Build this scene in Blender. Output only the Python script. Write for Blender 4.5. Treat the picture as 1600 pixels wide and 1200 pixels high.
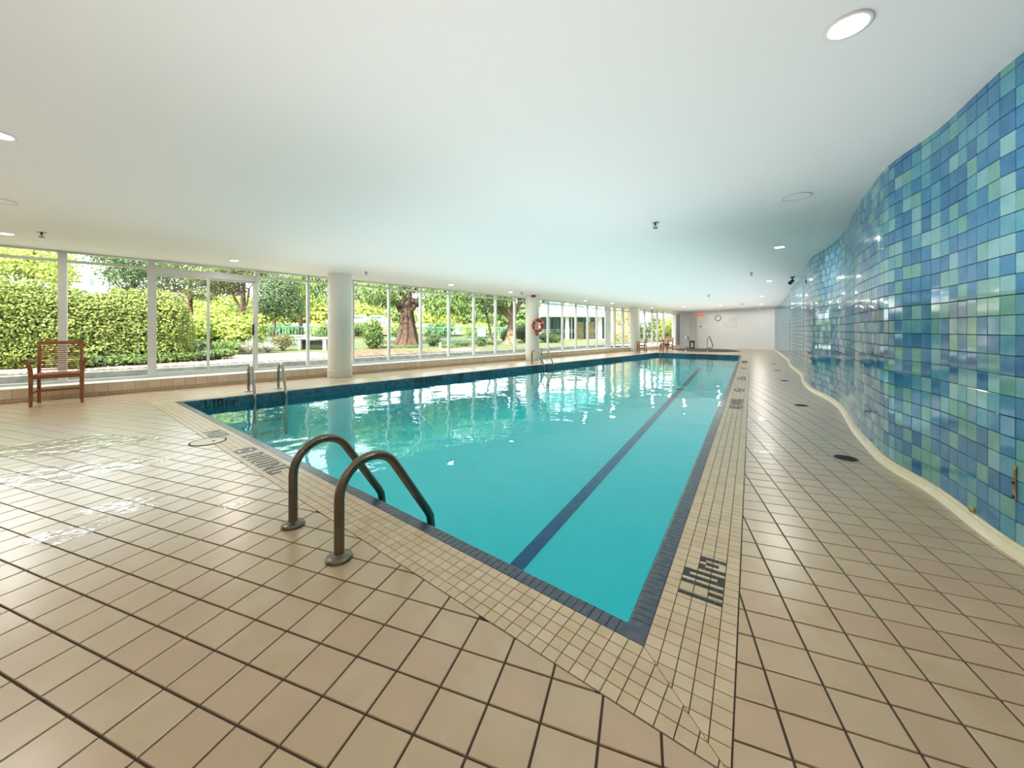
import bpy, bmesh, math, random
from math import sin, cos, pi, sqrt, atan2, hypot, radians
from mathutils import Vector, Matrix
random.seed(7)
for o in list(bpy.data.objects): bpy.data.objects.remove(o)
S = bpy.context.scene
COL = S.collection

# ---------------------------------------------------------------- camera, sky, light, exposure
H = 1.12                       # camera height above the deck (deck = 0)
F = 578.0                      # focal length in pixels of the 1600x1200 frame
HZ = 515.0                     # horizon row
cam_d = bpy.data.cameras.new('camera'); cam = bpy.data.objects.new('camera', cam_d); COL.objects.link(cam)
cam.location = (0, 0, H); cam.rotation_euler = (pi/2, 0, 0)
cam_d.sensor_width = 36; cam_d.lens = 36*F/1600
cam_d.shift_y = (HZ-600)/1600; cam_d.clip_start = 0.05; cam_d.clip_end = 500
S.camera = cam
S.view_settings.view_transform = 'Standard'; S.view_settings.look = 'None'
S.view_settings.gamma = 1; S.view_settings.use_curve_mapping = False
S.view_settings.exposure = 0.62
w = bpy.data.worlds.new('sky'); S.world = w; w.use_nodes = True
bg = w.node_tree.nodes['Background']; bg.inputs[0].default_value = (0.90, 0.96, 1.0, 1); bg.inputs[1].default_value = 3.2
sd = bpy.data.lights.new('sun', 'SUN'); so = bpy.data.objects.new('sun', sd); COL.objects.link(so)
sd.energy = 14.0; sd.angle = radians(2); sd.color = (1, .95, .85)
so.rotation_euler = Vector((.30, 1.0, -1.05)).to_track_quat('-Z', 'Y').to_euler()
DL_POWER = 9.0                # each ceiling downlight

def area(name, loc, target, size, sizey, power, color=(1, 1, 1)):
    d = bpy.data.lights.new(name, 'AREA'); d.shape = 'RECTANGLE'; d.size = size; d.size_y = sizey; d.energy = power; d.color = color
    o = bpy.data.objects.new(name, d); COL.objects.link(o); o.location = loc
    o.rotation_euler = (Vector(target)-Vector(loc)).to_track_quat('-Z', 'Y').to_euler()
    return o
CW = (1.0, .94, .915)
def add_uplight(u, v, lu, lv, power):  # unseen upward fill added to brighten the ceiling, no fitting of the room
    o = area('added_ceiling_fill', ((u+v)*sqrt(.5), (u-v)*sqrt(.5), 1.32), ((u+v)*sqrt(.5), (u-v)*sqrt(.5), 3), lu, lv, power, CW)
    o.rotation_euler = (pi, 0, pi/4)
add_uplight(11.9, -5.0, 20.4, 6.0, 185)
add_uplight(-1.4, -3.6, 5.5, 7, 24)
add_uplight(2.2, -.9, 5.0, 3.0, 20)

# ---------------------------------------------------------------- helpers
def lin(c):
    return tuple(((v/255)/12.92 if v/255 <= .04045 else ((v/255+.055)/1.055)**2.4) for v in c)
def inp(b, names, v):
    for n in names:
        if n in b.inputs: b.inputs[n].default_value = v; return
def mat(name, rgb, rough=.5, metal=0, spec=.5, var=0, vscale=3, bump=0, bscale=30, coat=0, rgb2=None, emit=0, trans=0, detail=4, alb=1.0):
    m = bpy.data.materials.new(name); m.use_nodes = True; nt = m.node_tree; N = nt.nodes; L = nt.links
    b = N['Principled BSDF']; c = tuple(v*alb for v in lin(rgb))
    b.inputs['Base Color'].default_value = (*c, 1); b.inputs['Roughness'].default_value = rough; b.inputs['Metallic'].default_value = metal
    inp(b, ['Specular IOR Level'], spec)
    if coat: inp(b, ['Coat Weight'], coat); inp(b, ['Coat Roughness'], .27)
    g = N.new('ShaderNodeNewGeometry')
    if var or rgb2:
        n = N.new('ShaderNodeTexNoise'); n.inputs['Scale'].default_value = vscale; n.inputs['Detail'].default_value = detail
        L.new(g.outputs['Position'], n.inputs['Vector'])
        r = N.new('ShaderNodeValToRGB'); e = r.color_ramp.elements
        c2 = tuple(v*alb for v in lin(rgb2)) if rgb2 else tuple(min(1, x*(1+var)) for x in c)
        c1 = c if rgb2 else tuple(x*(1-var) for x in c)
        e[0].position = .35; e[0].color = (*c1, 1); e[1].position = .65; e[1].color = (*c2, 1)
        L.new(n.outputs['Fac'], r.inputs[0]); L.new(r.outputs[0], b.inputs['Base Color'])
    if bump:
        n2 = N.new('ShaderNodeTexNoise'); n2.inputs['Scale'].default_value = bscale; n2.inputs['Detail'].default_value = 3
        L.new(g.outputs['Position'], n2.inputs['Vector'])
        bp = N.new('ShaderNodeBump'); bp.inputs['Strength'].default_value = 1; bp.inputs['Distance'].default_value = bump
        L.new(n2.outputs['Fac'], bp.inputs['Height']); L.new(bp.outputs[0], b.inputs['Normal'])
    if emit:
        inp(b, ['Emission Color'], (*c, 1)); inp(b, ['Emission Strength'], emit)
    if trans:
        t = N.new('ShaderNodeBsdfTranslucent'); mx = N.new('ShaderNodeMixShader'); mx.inputs[0].default_value = trans
        t.inputs[0].default_value = (*c, 1)
        if rgb2 or var: L.new(b.inputs['Base Color'].links[0].from_socket, t.inputs[0])
        L.new(b.outputs[0], mx.inputs[1]); L.new(t.outputs[0], mx.inputs[2]); L.new(mx.outputs[0], N['Material Output'].inputs[0])
    return m
def glassy(name, tint, ior, bump=0, bscale=3, rough=0, bump2=0, bscale2=12):
    m = bpy.data.materials.new(name); m.use_nodes = True; nt = m.node_tree; N = nt.nodes; L = nt.links
    N.remove(N['Principled BSDF'])
    t = N.new('ShaderNodeBsdfTransparent'); t.inputs[0].default_value = (*tint, 1)
    gl = N.new('ShaderNodeBsdfGlossy'); gl.inputs['Roughness'].default_value = rough; gl.inputs[0].default_value = (1, 1, 1, 1)
    fr = N.new('ShaderNodeFresnel')
    ge = N.new('ShaderNodeNewGeometry'); mr = N.new('ShaderNodeMapRange'); mr.inputs[3].default_value = ior; mr.inputs[4].default_value = 1/ior
    L.new(ge.outputs['Backfacing'], mr.inputs[0]); L.new(mr.outputs[0], fr.inputs[0])   # same reflectance from both sides of a thin pane
    mx = N.new('ShaderNodeMixShader'); L.new(fr.outputs[0], mx.inputs[0]); L.new(t.outputs[0], mx.inputs[1]); L.new(gl.outputs[0], mx.inputs[2])
    L.new(mx.outputs[0], N['Material Output'].inputs[0])
    if bump:
        g = N.new('ShaderNodeNewGeometry'); n = N.new('ShaderNodeTexNoise'); n.inputs['Scale'].default_value = bscale; n.inputs['Detail'].default_value = 1.5
        L.new(g.outputs['Position'], n.inputs['Vector'])
        n3 = N.new('ShaderNodeTexNoise'); n3.inputs['Scale'].default_value = bscale2; n3.inputs['Detail'].default_value = 1
        L.new(g.outputs['Position'], n3.inputs['Vector'])
        b1 = N.new('ShaderNodeBump'); b1.inputs['Strength'].default_value = 1; b1.inputs['Distance'].default_value = bump
        b2 = N.new('ShaderNodeBump'); b2.inputs['Strength'].default_value = 1; b2.inputs['Distance'].default_value = bump2
        L.new(n.outputs['Fac'], b1.inputs['Height']); L.new(n3.outputs['Fac'], b2.inputs['Height'])
        L.new(b1.outputs[0], b2.inputs['Normal']); L.new(b2.outputs[0], gl.inputs['Normal']); L.new(b2.outputs[0], fr.inputs['Normal'])
    return m

class MB:
    """collects faces, builds one mesh object"""
    def __init__(s): s.v = []; s.f = []; s.mi = []; s.sm = []
    def face(s, pts, mi=0):
        n = len(s.v); s.v += [tuple(p) for p in pts]; s.f.append(tuple(range(n, n+len(pts)))); s.mi.append(mi); s.sm.append(False)
    def raw(s, vs, fs, mi=0, smooth=False):
        n = len(s.v); s.v += [tuple(p) for p in vs]
        for f in fs: s.f.append(tuple(i+n for i in f)); s.mi.append(mi); s.sm.append(smooth)
    def box(s, c, size, mx=None, mi=0, taper=1.0):
        x, y, z = (d/2 for d in size); vs = []
        for dz in (-z, z):
            k = taper if dz > 0 else 1
            for dx, dy in ((-x, -y), (x, -y), (x, y), (-x, y)): vs.append(Vector((dx*k, dy*k, dz)))
        if mx: vs = [mx @ p for p in vs]
        vs = [p+Vector(c) for p in vs]
        s.raw(vs, [(3, 2, 1, 0), (4, 5, 6, 7), (0, 1, 5, 4), (1, 2, 6, 5), (2, 3, 7, 6), (3, 0, 4, 7)], mi)
        return s
    def rbox(s, c, size, bev=.004, mx=None, mi=0):
        """box with chamfered edges"""
        bm = bmesh.new(); bmesh.ops.create_cube(bm, size=1)
        for v in bm.verts: v.co = Vector((v.co.x*size[0], v.co.y*size[1], v.co.z*size[2]))
        bmesh.ops.bevel(bm, geom=list(bm.edges), offset=min(bev, min(size)*.45), segments=1, affect='EDGES')
        vs = [(mx @ v.co if mx else v.co)+Vector(c) for v in bm.verts]; bm.verts.index_update()
        s.raw(vs, [[v.index for v in f.verts] for f in bm.faces], mi); bm.free(); return s
    def poly(s, p, z0, z1, mi=0, ch=0):
        """extruded convex polygon with small top chamfer"""
        n = len(p); cx = sum(q[0] for q in p)/n; cy = sum(q[1] for q in p)/n
        top = []
        for q in p:
            dx, dy = cx-q[0], cy-q[1]; d = max(hypot(dx, dy), 1e-6); k = min(ch*1.3/d, .4); top.append((q[0]+dx*k, q[1]+dy*k, z1))
        mid = [(q[0], q[1], z1-ch) for q in p]; bot = [(q[0], q[1], z0) for q in p]
        fs = [tuple(range(n))]; vs = top+mid+bot
        for i in range(n):
            j = (i+1) % n
            if ch: fs.append((n+i, n+j, j, i))
            fs.append((2*n+i, 2*n+j, n+j, n+i))
        s.raw(vs, fs, mi); return s
    def tube(s, pts, r, seg=12, mi=0, caps=True, radii=None):
        pts = [Vector(p) for p in pts]; n = len(pts); rings = []
        t0 = (pts[1]-pts[0]).normalized(); up = Vector((0, 0, 1)) if abs(t0.z) < .9 else Vector((1, 0, 0))
        a = t0.cross(up).normalized()
        for i, p in enumerate(pts):
            t = (pts[min(i+1, n-1)]-pts[max(i-1, 0)]).normalized(); a = (a-t*a.dot(t)).normalized(); b = t.cross(a)
            rr = radii[i] if radii else r
            rings.append([p+a*(cos(2*pi*k/seg)*rr)+b*(sin(2*pi*k/seg)*rr) for k in range(seg)])
        vs = [q for rg in rings for q in rg]; fs = []
        for i in range(n-1):
            for k in range(seg):
                k2 = (k+1) % seg; fs.append((i*seg+k, i*seg+k2, (i+1)*seg+k2, (i+1)*seg+k))
        s.raw(vs, fs, mi, True)
        if caps: s.raw(rings[0], [tuple(range(seg))[::-1]], mi); s.raw(rings[-1], [tuple(range(seg))], mi)
        return s
    def lathe(s, prof, c=(0, 0, 0), seg=32, mi=0, mx=None, smooth=True):
        vs = []
        for r, z in prof:
            for k in range(seg):
                p = Vector((r*cos(2*pi*k/seg), r*sin(2*pi*k/seg), z)); p = mx @ p if mx else p; vs.append(p+Vector(c))
        fs = []
        for i in range(len(prof)-1):
            for k in range(seg):
                k2 = (k+1) % seg; fs.append((i*seg+k, i*seg+k2, (i+1)*seg+k2, (i+1)*seg+k))
        s.raw(vs, fs, mi, smooth); return s
    def mesh(s, name, mats):
        me = bpy.data.meshes.new(name); me.from_pydata(s.v, [], s.f)
        for m in (mats if isinstance(mats, (list, tuple)) else [mats]): me.materials.append(m)
        me.polygons.foreach_set('material_index', s.mi); me.polygons.foreach_set('use_smooth', s.sm); me.update(); return me
    def build(s, name, mats, parent=None, loc=None):
        o = bpy.data.objects.new(name, s.mesh(name, mats)); COL.objects.link(o)
        if parent is not None: o.parent = parent
        if loc is not None: o.location = loc
        return o
def tag(o, label=None, cat=None, group=None, kind=None):
    if label: o['label'] = label
    if cat: o['category'] = cat
    if group: o['group'] = group
    if kind: o['kind'] = kind
    return o
def empty(name, loc=(0, 0, 0), rz=0, parent=None):
    o = bpy.data.objects.new(name, None); COL.objects.link(o); o.location = loc; o.rotation_euler = (0, 0, rz); o.empty_display_size = .1
    if parent is not None: o.parent = parent
    return o
def inst(name, me, parent, loc=(0, 0, 0), rot=(0, 0, 0), scale=None):
    o = bpy.data.objects.new(name, me); COL.objects.link(o); o.parent = parent; o.location = loc; o.rotation_euler = rot
    if scale: o.scale = scale
    return o
CH = {}
def copy_tree(o, parent=None):
    c = o.copy(); COL.objects.link(c)
    if parent is not None: c.parent = parent
    for ch in [x for x in list(bpy.data.objects) if x.parent == o]: copy_tree(ch, c)
    return c
def ground(px, py, z=0):
    Y = F*(H-z)/(py-HZ); return ((px-800)/F*Y, Y)
def X_at(px, Y): return (px-800)/F*Y
def ceil_z(x, y):
    d = max(0.0, min(y, 24)); return H+1.36-.0006*d*d
def on_ceiling(px, py):
    Y = 5.0
    for _ in range(30): Y = F*(ceil_z(0, Y)-H)/(HZ-py)
    return (X_at(px, Y), Y)
R2 = sqrt(.5)
def uv(u, v): return ((u+v)*R2, (u-v)*R2)          # u along the window wall, v across (x-y)/sqrt2
VW = -13.95*R2                                       # window plane
VC = -13.3*R2                                        # face of the curb
CURB = .2
def clip_half(p, a, b, c, keep_neg=True):
    """clip polygon to a*x+b*y <= c"""
    out = []; n = len(p)
    for i in range(n):
        P0 = p[i]; P1 = p[(i+1) % n]; d0 = a*P0[0]+b*P0[1]-c; d1 = a*P1[0]+b*P1[1]-c
        if not keep_neg: d0 = -d0; d1 = -d1
        if d0 <= 0: out.append(P0)
        if (d0 < 0 < d1) or (d1 < 0 < d0):
            t = d0/(d0-d1); out.append((P0[0]+t*(P1[0]-P0[0]), P0[1]+t*(P1[1]-P0[1])))
    return out
def parea(p):
    return abs(sum(p[i][0]*p[(i+1) % len(p)][1]-p[(i+1) % len(p)][0]*p[i][1] for i in range(len(p))))/2 if len(p) > 2 else 0
def edges_of(P):
    """half planes (a,b,c) with a*x+b*y<=c inside for a polygon in order"""
    n = len(P); cx = sum(p[0] for p in P)/n; cy = sum(p[1] for p in P)/n; out = []
    for i in range(n):
        (x0, y0), (x1, y1) = P[i], P[(i+1) % n]; dx, dy = x1-x0, y1-y0; l = hypot(dx, dy); a, b = dy/l, -dx/l; c = a*x0+b*y0
        if a*cx+b*cy > c: a, b, c = -a, -b, -c
        out.append((a, b, c))
    return out
def offset_poly(P, ds):
    E = edges_of(P); n = len(P); out = []
    if not isinstance(ds, (list, tuple)): ds = [ds]*n
    for i in range(n):
        a1, b1, c1 = E[i-1]; a2, b2, c2 = E[i]; c1 += ds[i-1]; c2 += ds[i]
        det = a1*b2-a2*b1; out.append(((c1*b2-c2*b1)/det, (a1*c2-a2*c1)/det))
    return out
def subtract(p, E):
    """pieces of p outside the convex region given by half planes E"""
    out = []; cur = p
    for a, b, c in E:
        q = clip_half(cur, a, b, c, False)
        if parea(q) > 1e-5: out.append(q)
        cur = clip_half(cur, a, b, c, True)
        if parea(cur) < 1e-5: break
    return out

# ---------------------------------------------------------------- materials
M = {}
M['grout'] = mat('brown_grout', (74, 60, 46), .8)
M['grout_dark'] = mat('dark_grout', (62, 70, 68), .6)
M['tile_a'] = mat('deck_tile_sand', (188, 160, 122), .3, vscale=6, bump=.0005, bscale=50, rgb2=(194, 170, 138), coat=.9)
M['tile_b'] = mat('deck_tile_rose', (194, 163, 130), .3, vscale=5, bump=.0005, bscale=50, rgb2=(186, 157, 124), coat=.9)
M['tile_c'] = mat('deck_tile_cream', (192, 168, 130), .3, vscale=6, bump=.0005, bscale=50, rgb2=(188, 162, 130), coat=.9)
DECK = [M['tile_a'], M['tile_b'], M['tile_c']]
M['mos_a'] = mat('mosaic_sand', (206, 184, 150), .3, vscale=9, rgb2=(196, 172, 136))
M['mos_b'] = mat('mosaic_cream', (212, 190, 158), .3, vscale=9, rgb2=(202, 180, 146))
MOS = [M['mos_a'], M['mos_b']]
M['coping'] = mat('slate_blue_coping', (66, 78, 92), .22, vscale=30, rgb2=(84, 92, 104), bump=.0008, bscale=90)
M['black'] = mat('black_marking', (34, 36, 34), .35)
M['ceiling'] = mat('white_ceiling_paint', (236, 238, 238), .55, bump=.0004, bscale=40)
M['white'] = mat('white_paint', (232, 232, 230), .45)
M['column'] = mat('pale_grey_paint', (224, 221, 208), .4)
M['frame'] = mat('pale_grey_aluminium', (206, 206, 200), .35, metal=0)
M['frame2'] = mat('white_ledge', (226, 224, 214), .35)
M['glass'] = glassy('window_glass', (.97, .99, .98), 1.25)
M['water'] = glassy('pool_water', (.14, .81, .85), 1.33, bump=.011, bscale=1.8, bump2=.0026, bscale2=6)
M['spawater'] = glassy('spa_water', (.38, .72, .66), 1.33, bump=.004, bscale=4, bump2=.001, bscale2=12)
M['basin'] = mat('pool_plaster', (228, 240, 240), .6, vscale=2, rgb2=(222, 236, 238))
M['waterline'] = mat('waterline_tile', (68, 102, 118), .15, vscale=18, rgb2=(80, 120, 136))
M['waterline2'] = mat('waterline_tile_dark', (54, 88, 106), .15, vscale=18, rgb2=(66, 104, 122))
M['lane'] = mat('lane_tile', (8, 66, 130), .4)
M['steel'] = mat('brushed_steel', (160, 156, 148), .25, metal=1)
M['bronze'] = mat('bronze_rail', (120, 110, 97), .3, metal=1, var=.1, vscale=8)
M['curb_tile_b'] = mat('curb_tile_warm', (208, 186, 158), .4, vscale=3, rgb2=(214, 194, 168))
M['curb_tile'] = mat('curb_tile', (212, 194, 168), .4, vscale=3, rgb2=(220, 202, 178))
WT = [mat('glaze_blue', (60, 130, 176), .07, vscale=14, rgb2=(72, 140, 184), alb=.92),
      mat('glaze_deep', (50, 116, 166), .07, vscale=14, rgb2=(62, 128, 174), alb=.92),
      mat('glaze_cyan', (86, 158, 184), .07, vscale=14, rgb2=(100, 168, 190), alb=.92),
      mat('glaze_green', (112, 170, 166), .07, vscale=14, rgb2=(122, 178, 172), alb=.92),
      mat('glaze_pale', (128, 182, 194), .07, vscale=14, rgb2=(140, 190, 198), alb=.92)]
M['cove'] = mat('cream_cove_tile', (220, 208, 172), .25, vscale=8, rgb2=(228, 216, 184))
M['teak'] = mat('teak_wood', (134, 78, 42), .45, vscale=12, rgb2=(158, 96, 54), bump=.0006, bscale=60)
M['red'] = mat('red_plastic', (205, 48, 30), .35)
M['rope'] = mat('white_rope', (230, 226, 216), .8)
M['dark'] = mat('dark_plastic', (30, 30, 32), .4)
M['lamp'] = mat('lamp_glow', (255, 250, 238), .5, emit=14)
M['signwhite'] = mat('sign_white', (244, 244, 242), .4)
M['signgrey'] = mat('sign_grey_print', (128, 130, 134), .5)
M['exit'] = mat('exit_sign_glow', (244, 160, 130), .5, emit=.35)
M['skin'] = mat('skin', (206, 150, 118), .5, spec=.4)
M['hair'] = mat('brown_hair', (70, 50, 36), .6)
M['shorts'] = mat('dark_swim_shorts', (40, 52, 80), .7)
M['rust'] = mat('rusty_cream_metal', (196, 176, 130), .5, vscale=22, rgb2=(120, 74, 36))
# outdoors
M['soil'] = mat('garden_soil', (150, 120, 92), .9, vscale=4, rgb2=(180, 152, 120))
M['gravel'] = mat('gravel', (200, 180, 152), .85, var=.25, vscale=12)
M['gravel_bed'] = mat('gravel_bed', (226, 208, 184), .9, rgb2=(206, 184, 156), vscale=9, bump=.004, bscale=40, alb=.5)
M['stone'] = mat('stone', (214, 196, 172), .85, rgb2=(170, 150, 128), vscale=18, alb=.5)
M['bark_chips'] = mat('bark_chips', (158, 120, 90), .9, var=.3, vscale=10, alb=.36)
M['lawn'] = mat('lawn_green', (128, 142, 78), .9, vscale=5, rgb2=(150, 156, 92), alb=.30)
M['concrete'] = mat('concrete_kerb', (176, 176, 170), .8, vscale=7, rgb2=(214, 212, 204), alb=.9, bump=.003, bscale=30)
M['trunk'] = mat('tree_bark', (112, 84, 64), .9, vscale=9, rgb2=(76, 60, 50), bump=.02, bscale=14, alb=.6)
M['trunk2'] = mat('pale_bark', (140, 116, 92), .9, vscale=9, rgb2=(100, 82, 66), bump=.01, bscale=14)
LEAF = .62
def pale(c): return tuple(v*.74+q*.26 for v, q in zip(c, (240, 240, 190)))
def leafmat(n, c1, c2, tr=.35): return mat(n, pale(c1), .55, rgb2=pale(c2), vscale=2.2, trans=tr, spec=.15, alb=LEAF)
LF = {'yellow': [leafmat('leaf_yellow', (196, 206, 84), (170, 190, 70)), leafmat('leaf_lime', (150, 180, 62), (128, 164, 54)), leafmat('leaf_bright', (222, 224, 120), (196, 208, 90))],
      'hedge': [leafmat('hedge_a', (170, 186, 84), (144, 168, 68)), leafmat('hedge_b', (128, 152, 62), (108, 136, 54)), leafmat('hedge_c', (200, 208, 112), (178, 194, 94))],
      'green': [leafmat('leaf_green', (104, 140, 60), (84, 122, 50)), leafmat('leaf_mid', (78, 112, 48), (62, 96, 42)), leafmat('leaf_light', (136, 166, 82), (116, 150, 66))],
      'dark': [leafmat('leaf_dark', (62, 92, 50), (48, 76, 42)), leafmat('leaf_dark_b', (84, 112, 66), (66, 96, 54)), leafmat('leaf_blue', (110, 134, 104), (92, 120, 88))],
      'fresh': [leafmat('frond_a', (140, 178, 84), (118, 160, 68)), leafmat('frond_b', (106, 148, 66), (90, 134, 56)), leafmat('frond_c', (168, 198, 112), (148, 184, 92))],
      'pine': [leafmat('pine_a', (122, 138, 84), (100, 118, 66)), leafmat('pine_b', (92, 108, 60), (76, 92, 50)), leafmat('pine_c', (150, 150, 96), (136, 124, 78))],
      'red': [leafmat('nandina_a', (160, 122, 92), (150, 106, 80)), leafmat('nandina_b', (112, 126, 74), (92, 108, 60)), leafmat('nandina_c', (134, 144, 92), (120, 128, 78))],
      'silver': [leafmat('silver_a', (206, 210, 200), (188, 196, 184)), leafmat('silver_b', (176, 186, 168), (160, 172, 152)), leafmat('silver_c', (224, 220, 226), (206, 204, 214))],
      'autumn': [leafmat('autumn_a', (170, 140, 90), (150, 120, 76)), leafmat('autumn_b', (140, 136, 80), (122, 120, 70)), leafmat('autumn_c', (196, 170, 120), (176, 150, 104))]}
M['fence'] = mat('turquoise_paint', (96, 190, 180), .5)
M['teal'] = mat('teal_frame', (58, 128, 118), .4)
M['bglass'] = mat('dark_building_glass', (70, 92, 84), .08, spec=.8)
M['curtain'] = mat('beige_curtain', (168, 152, 118), .8, var=.2, vscale=3)

# ---------------------------------------------------------------- plan
C = (.466, 1.308); L_ = (-5.23, 5.73); F1 = (7.03, 17.98); F2 = (10.08, 16.2)
POOL = [C, L_, F1, F2]                        # outer edge of the coping
INNER = offset_poly(POOL, -.078)
BANDW = [.25, .27, .27, .276]                  # near, left, far, right
BAND = offset_poly(POOL, BANDW)
WATER_Z = -.135
CTRL = [(2.6, -3.6), (2.1, -2.2), (1.95, -.9), (2.05, .2), (2.27, 1.15), (2.51, 1.813), (2.646, 2.075), (2.90, 2.52), (3.11, 3.046), (3.437, 3.547), (3.78, 4.046),
        (4.16, 4.54), (4.637, 5.18), (5.07, 5.885), (5.50, 6.75), (6.21, 7.85), (7.03, 8.93), (7.60, 9.81), (8.60, 11.4), (9.80, 13.1),
        (11.3, 15.4), (12.9, 17.9), (14.2, 20.0), (14.6, 20.6)]
def spline(P, step):
    pts = []
    for i in range(1, len(P)-2):
        p0, p1, p2, p3 = P[i-1], P[i], P[i+1], P[i+2]
        for k in range(40):
            t = k/40
            pts.append(tuple(.5*((2*p1[j])+(-p0[j]+p2[j])*t+(2*p0[j]-5*p1[j]+4*p2[j]-p3[j])*t*t+(-p0[j]+3*p1[j]-3*p2[j]+p3[j])*t**3) for j in (0, 1)))
    # smooth
    for _ in range(30): pts = [pts[0]]+[((a[0]+2*b[0]+c[0])/4, (a[1]+2*b[1]+c[1])/4) for a, b, c in zip(pts, pts[1:], pts[2:])]+[pts[-1]]
    out = [pts[0]]; acc = 0
    for a, b in zip(pts, pts[1:]):
        d = hypot(b[0]-a[0], b[1]-a[1])
        while acc+d >= step:
            t = (step-acc)/d; a = (a[0]+(b[0]-a[0])*t, a[1]+(b[1]-a[1])*t); out.append(a); d = hypot(b[0]-a[0], b[1]-a[1]); acc = 0
        acc += d
    return out
WALL = spline(CTRL, .1035)
def wall_x(y):
    for a, b in zip(WALL, WALL[1:]):
        if a[1] <= y <= b[1]: return a[0]+(b[0]-a[0])*(y-a[1])/(b[1]-a[1])
    return WALL[0][0] if y < WALL[0][1] else WALL[-1][0]
SEG = [uv(-9.5, VW), (4.88, 18.83), (9.75, 22.1)]     # window wall: long run then the far run
FAR = [(9.75, 22.1), (9.95, 22.75), (11.0, 23.0), (11.25, 22.45), (14.9, 19.75)]
# ---------------------------------------------------------------- floor
floor = MB()
floor.face([(-16, -4, -.006), (4, -4, -.006), C+(-.006,), L_+(-.006,)])
floor.face([(4, -4, -.006), (17, 12, -.006), F2+(-.006,), C+(-.006,)])
floor.face([(17, 12, -.006), (17, 26, -.006), (6, 26, -.006), F1+(-.006,), F2+(-.006,)])
floor.face([(6, 26, -.006), (-16, 3.0, -.006), L_+(-.006,), F1+(-.006,)])
floor.face([(-16, 3.0, -.006), (-16, -4, -.006), L_+(-.006,)])
fl = floor.build('floor', M['grout'])
tag(fl, 'sand coloured tiled pool deck with dark grout lines', 'floor', kind='structure')
GRIDS = {'L': dict(yaw=0.3369, ox=-1.112, oy=1.300, s=.1293, asp=1.1196), 'R': dict(yaw=.3680, ox=.3008, oy=1.902, s=.1235, asp=1.155)}
Ear, Ebr, Ecr = None, None, None
BE = edges_of(offset_poly(BAND, .003))
RE = edges_of(BAND)[3]                        # right band outer half plane (a,b,c): inside <= c
SPA = (10.45, 20.0); SPA_R = 1.62
tiles = []
for key, g in GRIDS.items():
    cy, sy = cos(g['yaw']), sin(g['yaw']); w_, h_ = g['s']*g['asp']*H, g['s']*H; gap = .0035
    for i in range(-110, 130):
        for j in range(-60, 190):
            gx0, gy0 = g['ox']*H+i*w_, g['oy']*H+j*h_
            ctr = (cy*(gx0+w_/2)+sy*(gy0+h_/2), -sy*(gx0+w_/2)+cy*(gy0+h_/2))
            x, y = ctr
            if y < -1.6 or y > 23.5 or (x-y) < -13.45 or x > wall_x(y)+.12 or x < -12.5: continue
            if y > 18 and (x*.608+y*.794) > 24.9: continue
            if hypot(x-SPA[0], y-SPA[1]) < SPA_R-.05: continue
            right = RE[0]*x+RE[1]*y-RE[2]
            if key == 'R' and right < -.25: continue
            if key == 'L' and right > .25: continue
            quad = [(gx0+gap, gy0+gap), (gx0+w_-gap, gy0+gap), (gx0+w_-gap, gy0+h_-gap), (gx0+gap, gy0+h_-gap)]
            quad = [(cy*a+sy*b, -sy*a+cy*b) for a, b in quad]
            whole = True
            q = clip_half(quad, RE[0], RE[1], RE[2]+(.003 if key == 'R' else -.003), key == 'L')
            if parea(q) < parea(quad)*.999: whole = False
            if parea(q) < 2e-4: continue
            ps = subtract(q, BE)
            if not ps: continue
            if len(ps) > 1 or parea(ps[0]) < parea(quad)*.999: whole = False
            for p in ps:
                if parea(p) > 2e-4: tiles.append((hypot(x, y-.2) if y > .7 else 99+abs(y)+abs(x), p, whole and len(ps) == 1, key, ctr, (w_, h_)))
tiles.sort(key=lambda t: t[0])
stuff = MB(); shared = {}
for n, (d, p, whole, key, ctr, wh) in enumerate(tiles):
    mi = random.choice((0, 0, 1, 1, 2)); dz = random.uniform(-.0004, .0004)
    if n < 300:
        if whole:
            k = (key, mi)
            if k not in shared:
                b = MB(); g = GRIDS[key]; w2, h2 = wh[0]/2-.0035, wh[1]/2-.0035
                b.poly([(-w2, -h2), (w2, -h2), (w2, h2), (-w2, h2)], -.006, 0, 0, .0016); shared[k] = b.mesh('tile', DECK[mi])
            inst('tile', shared[k], fl, (ctr[0], ctr[1], dz), (0, 0, -GRIDS[key]['yaw']))
        else:
            b = MB(); b.poly([(a-ctr[0], c-ctr[1]) for a, c in p], -.006, 0, 0, .0016); b.build('tile', DECK[mi], fl, (ctr[0], ctr[1], dz))
    else: stuff.poly(p, -.006, dz, mi, .0016)
tag(stuff.build('tile_field', DECK, fl), kind='stuff')

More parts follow.
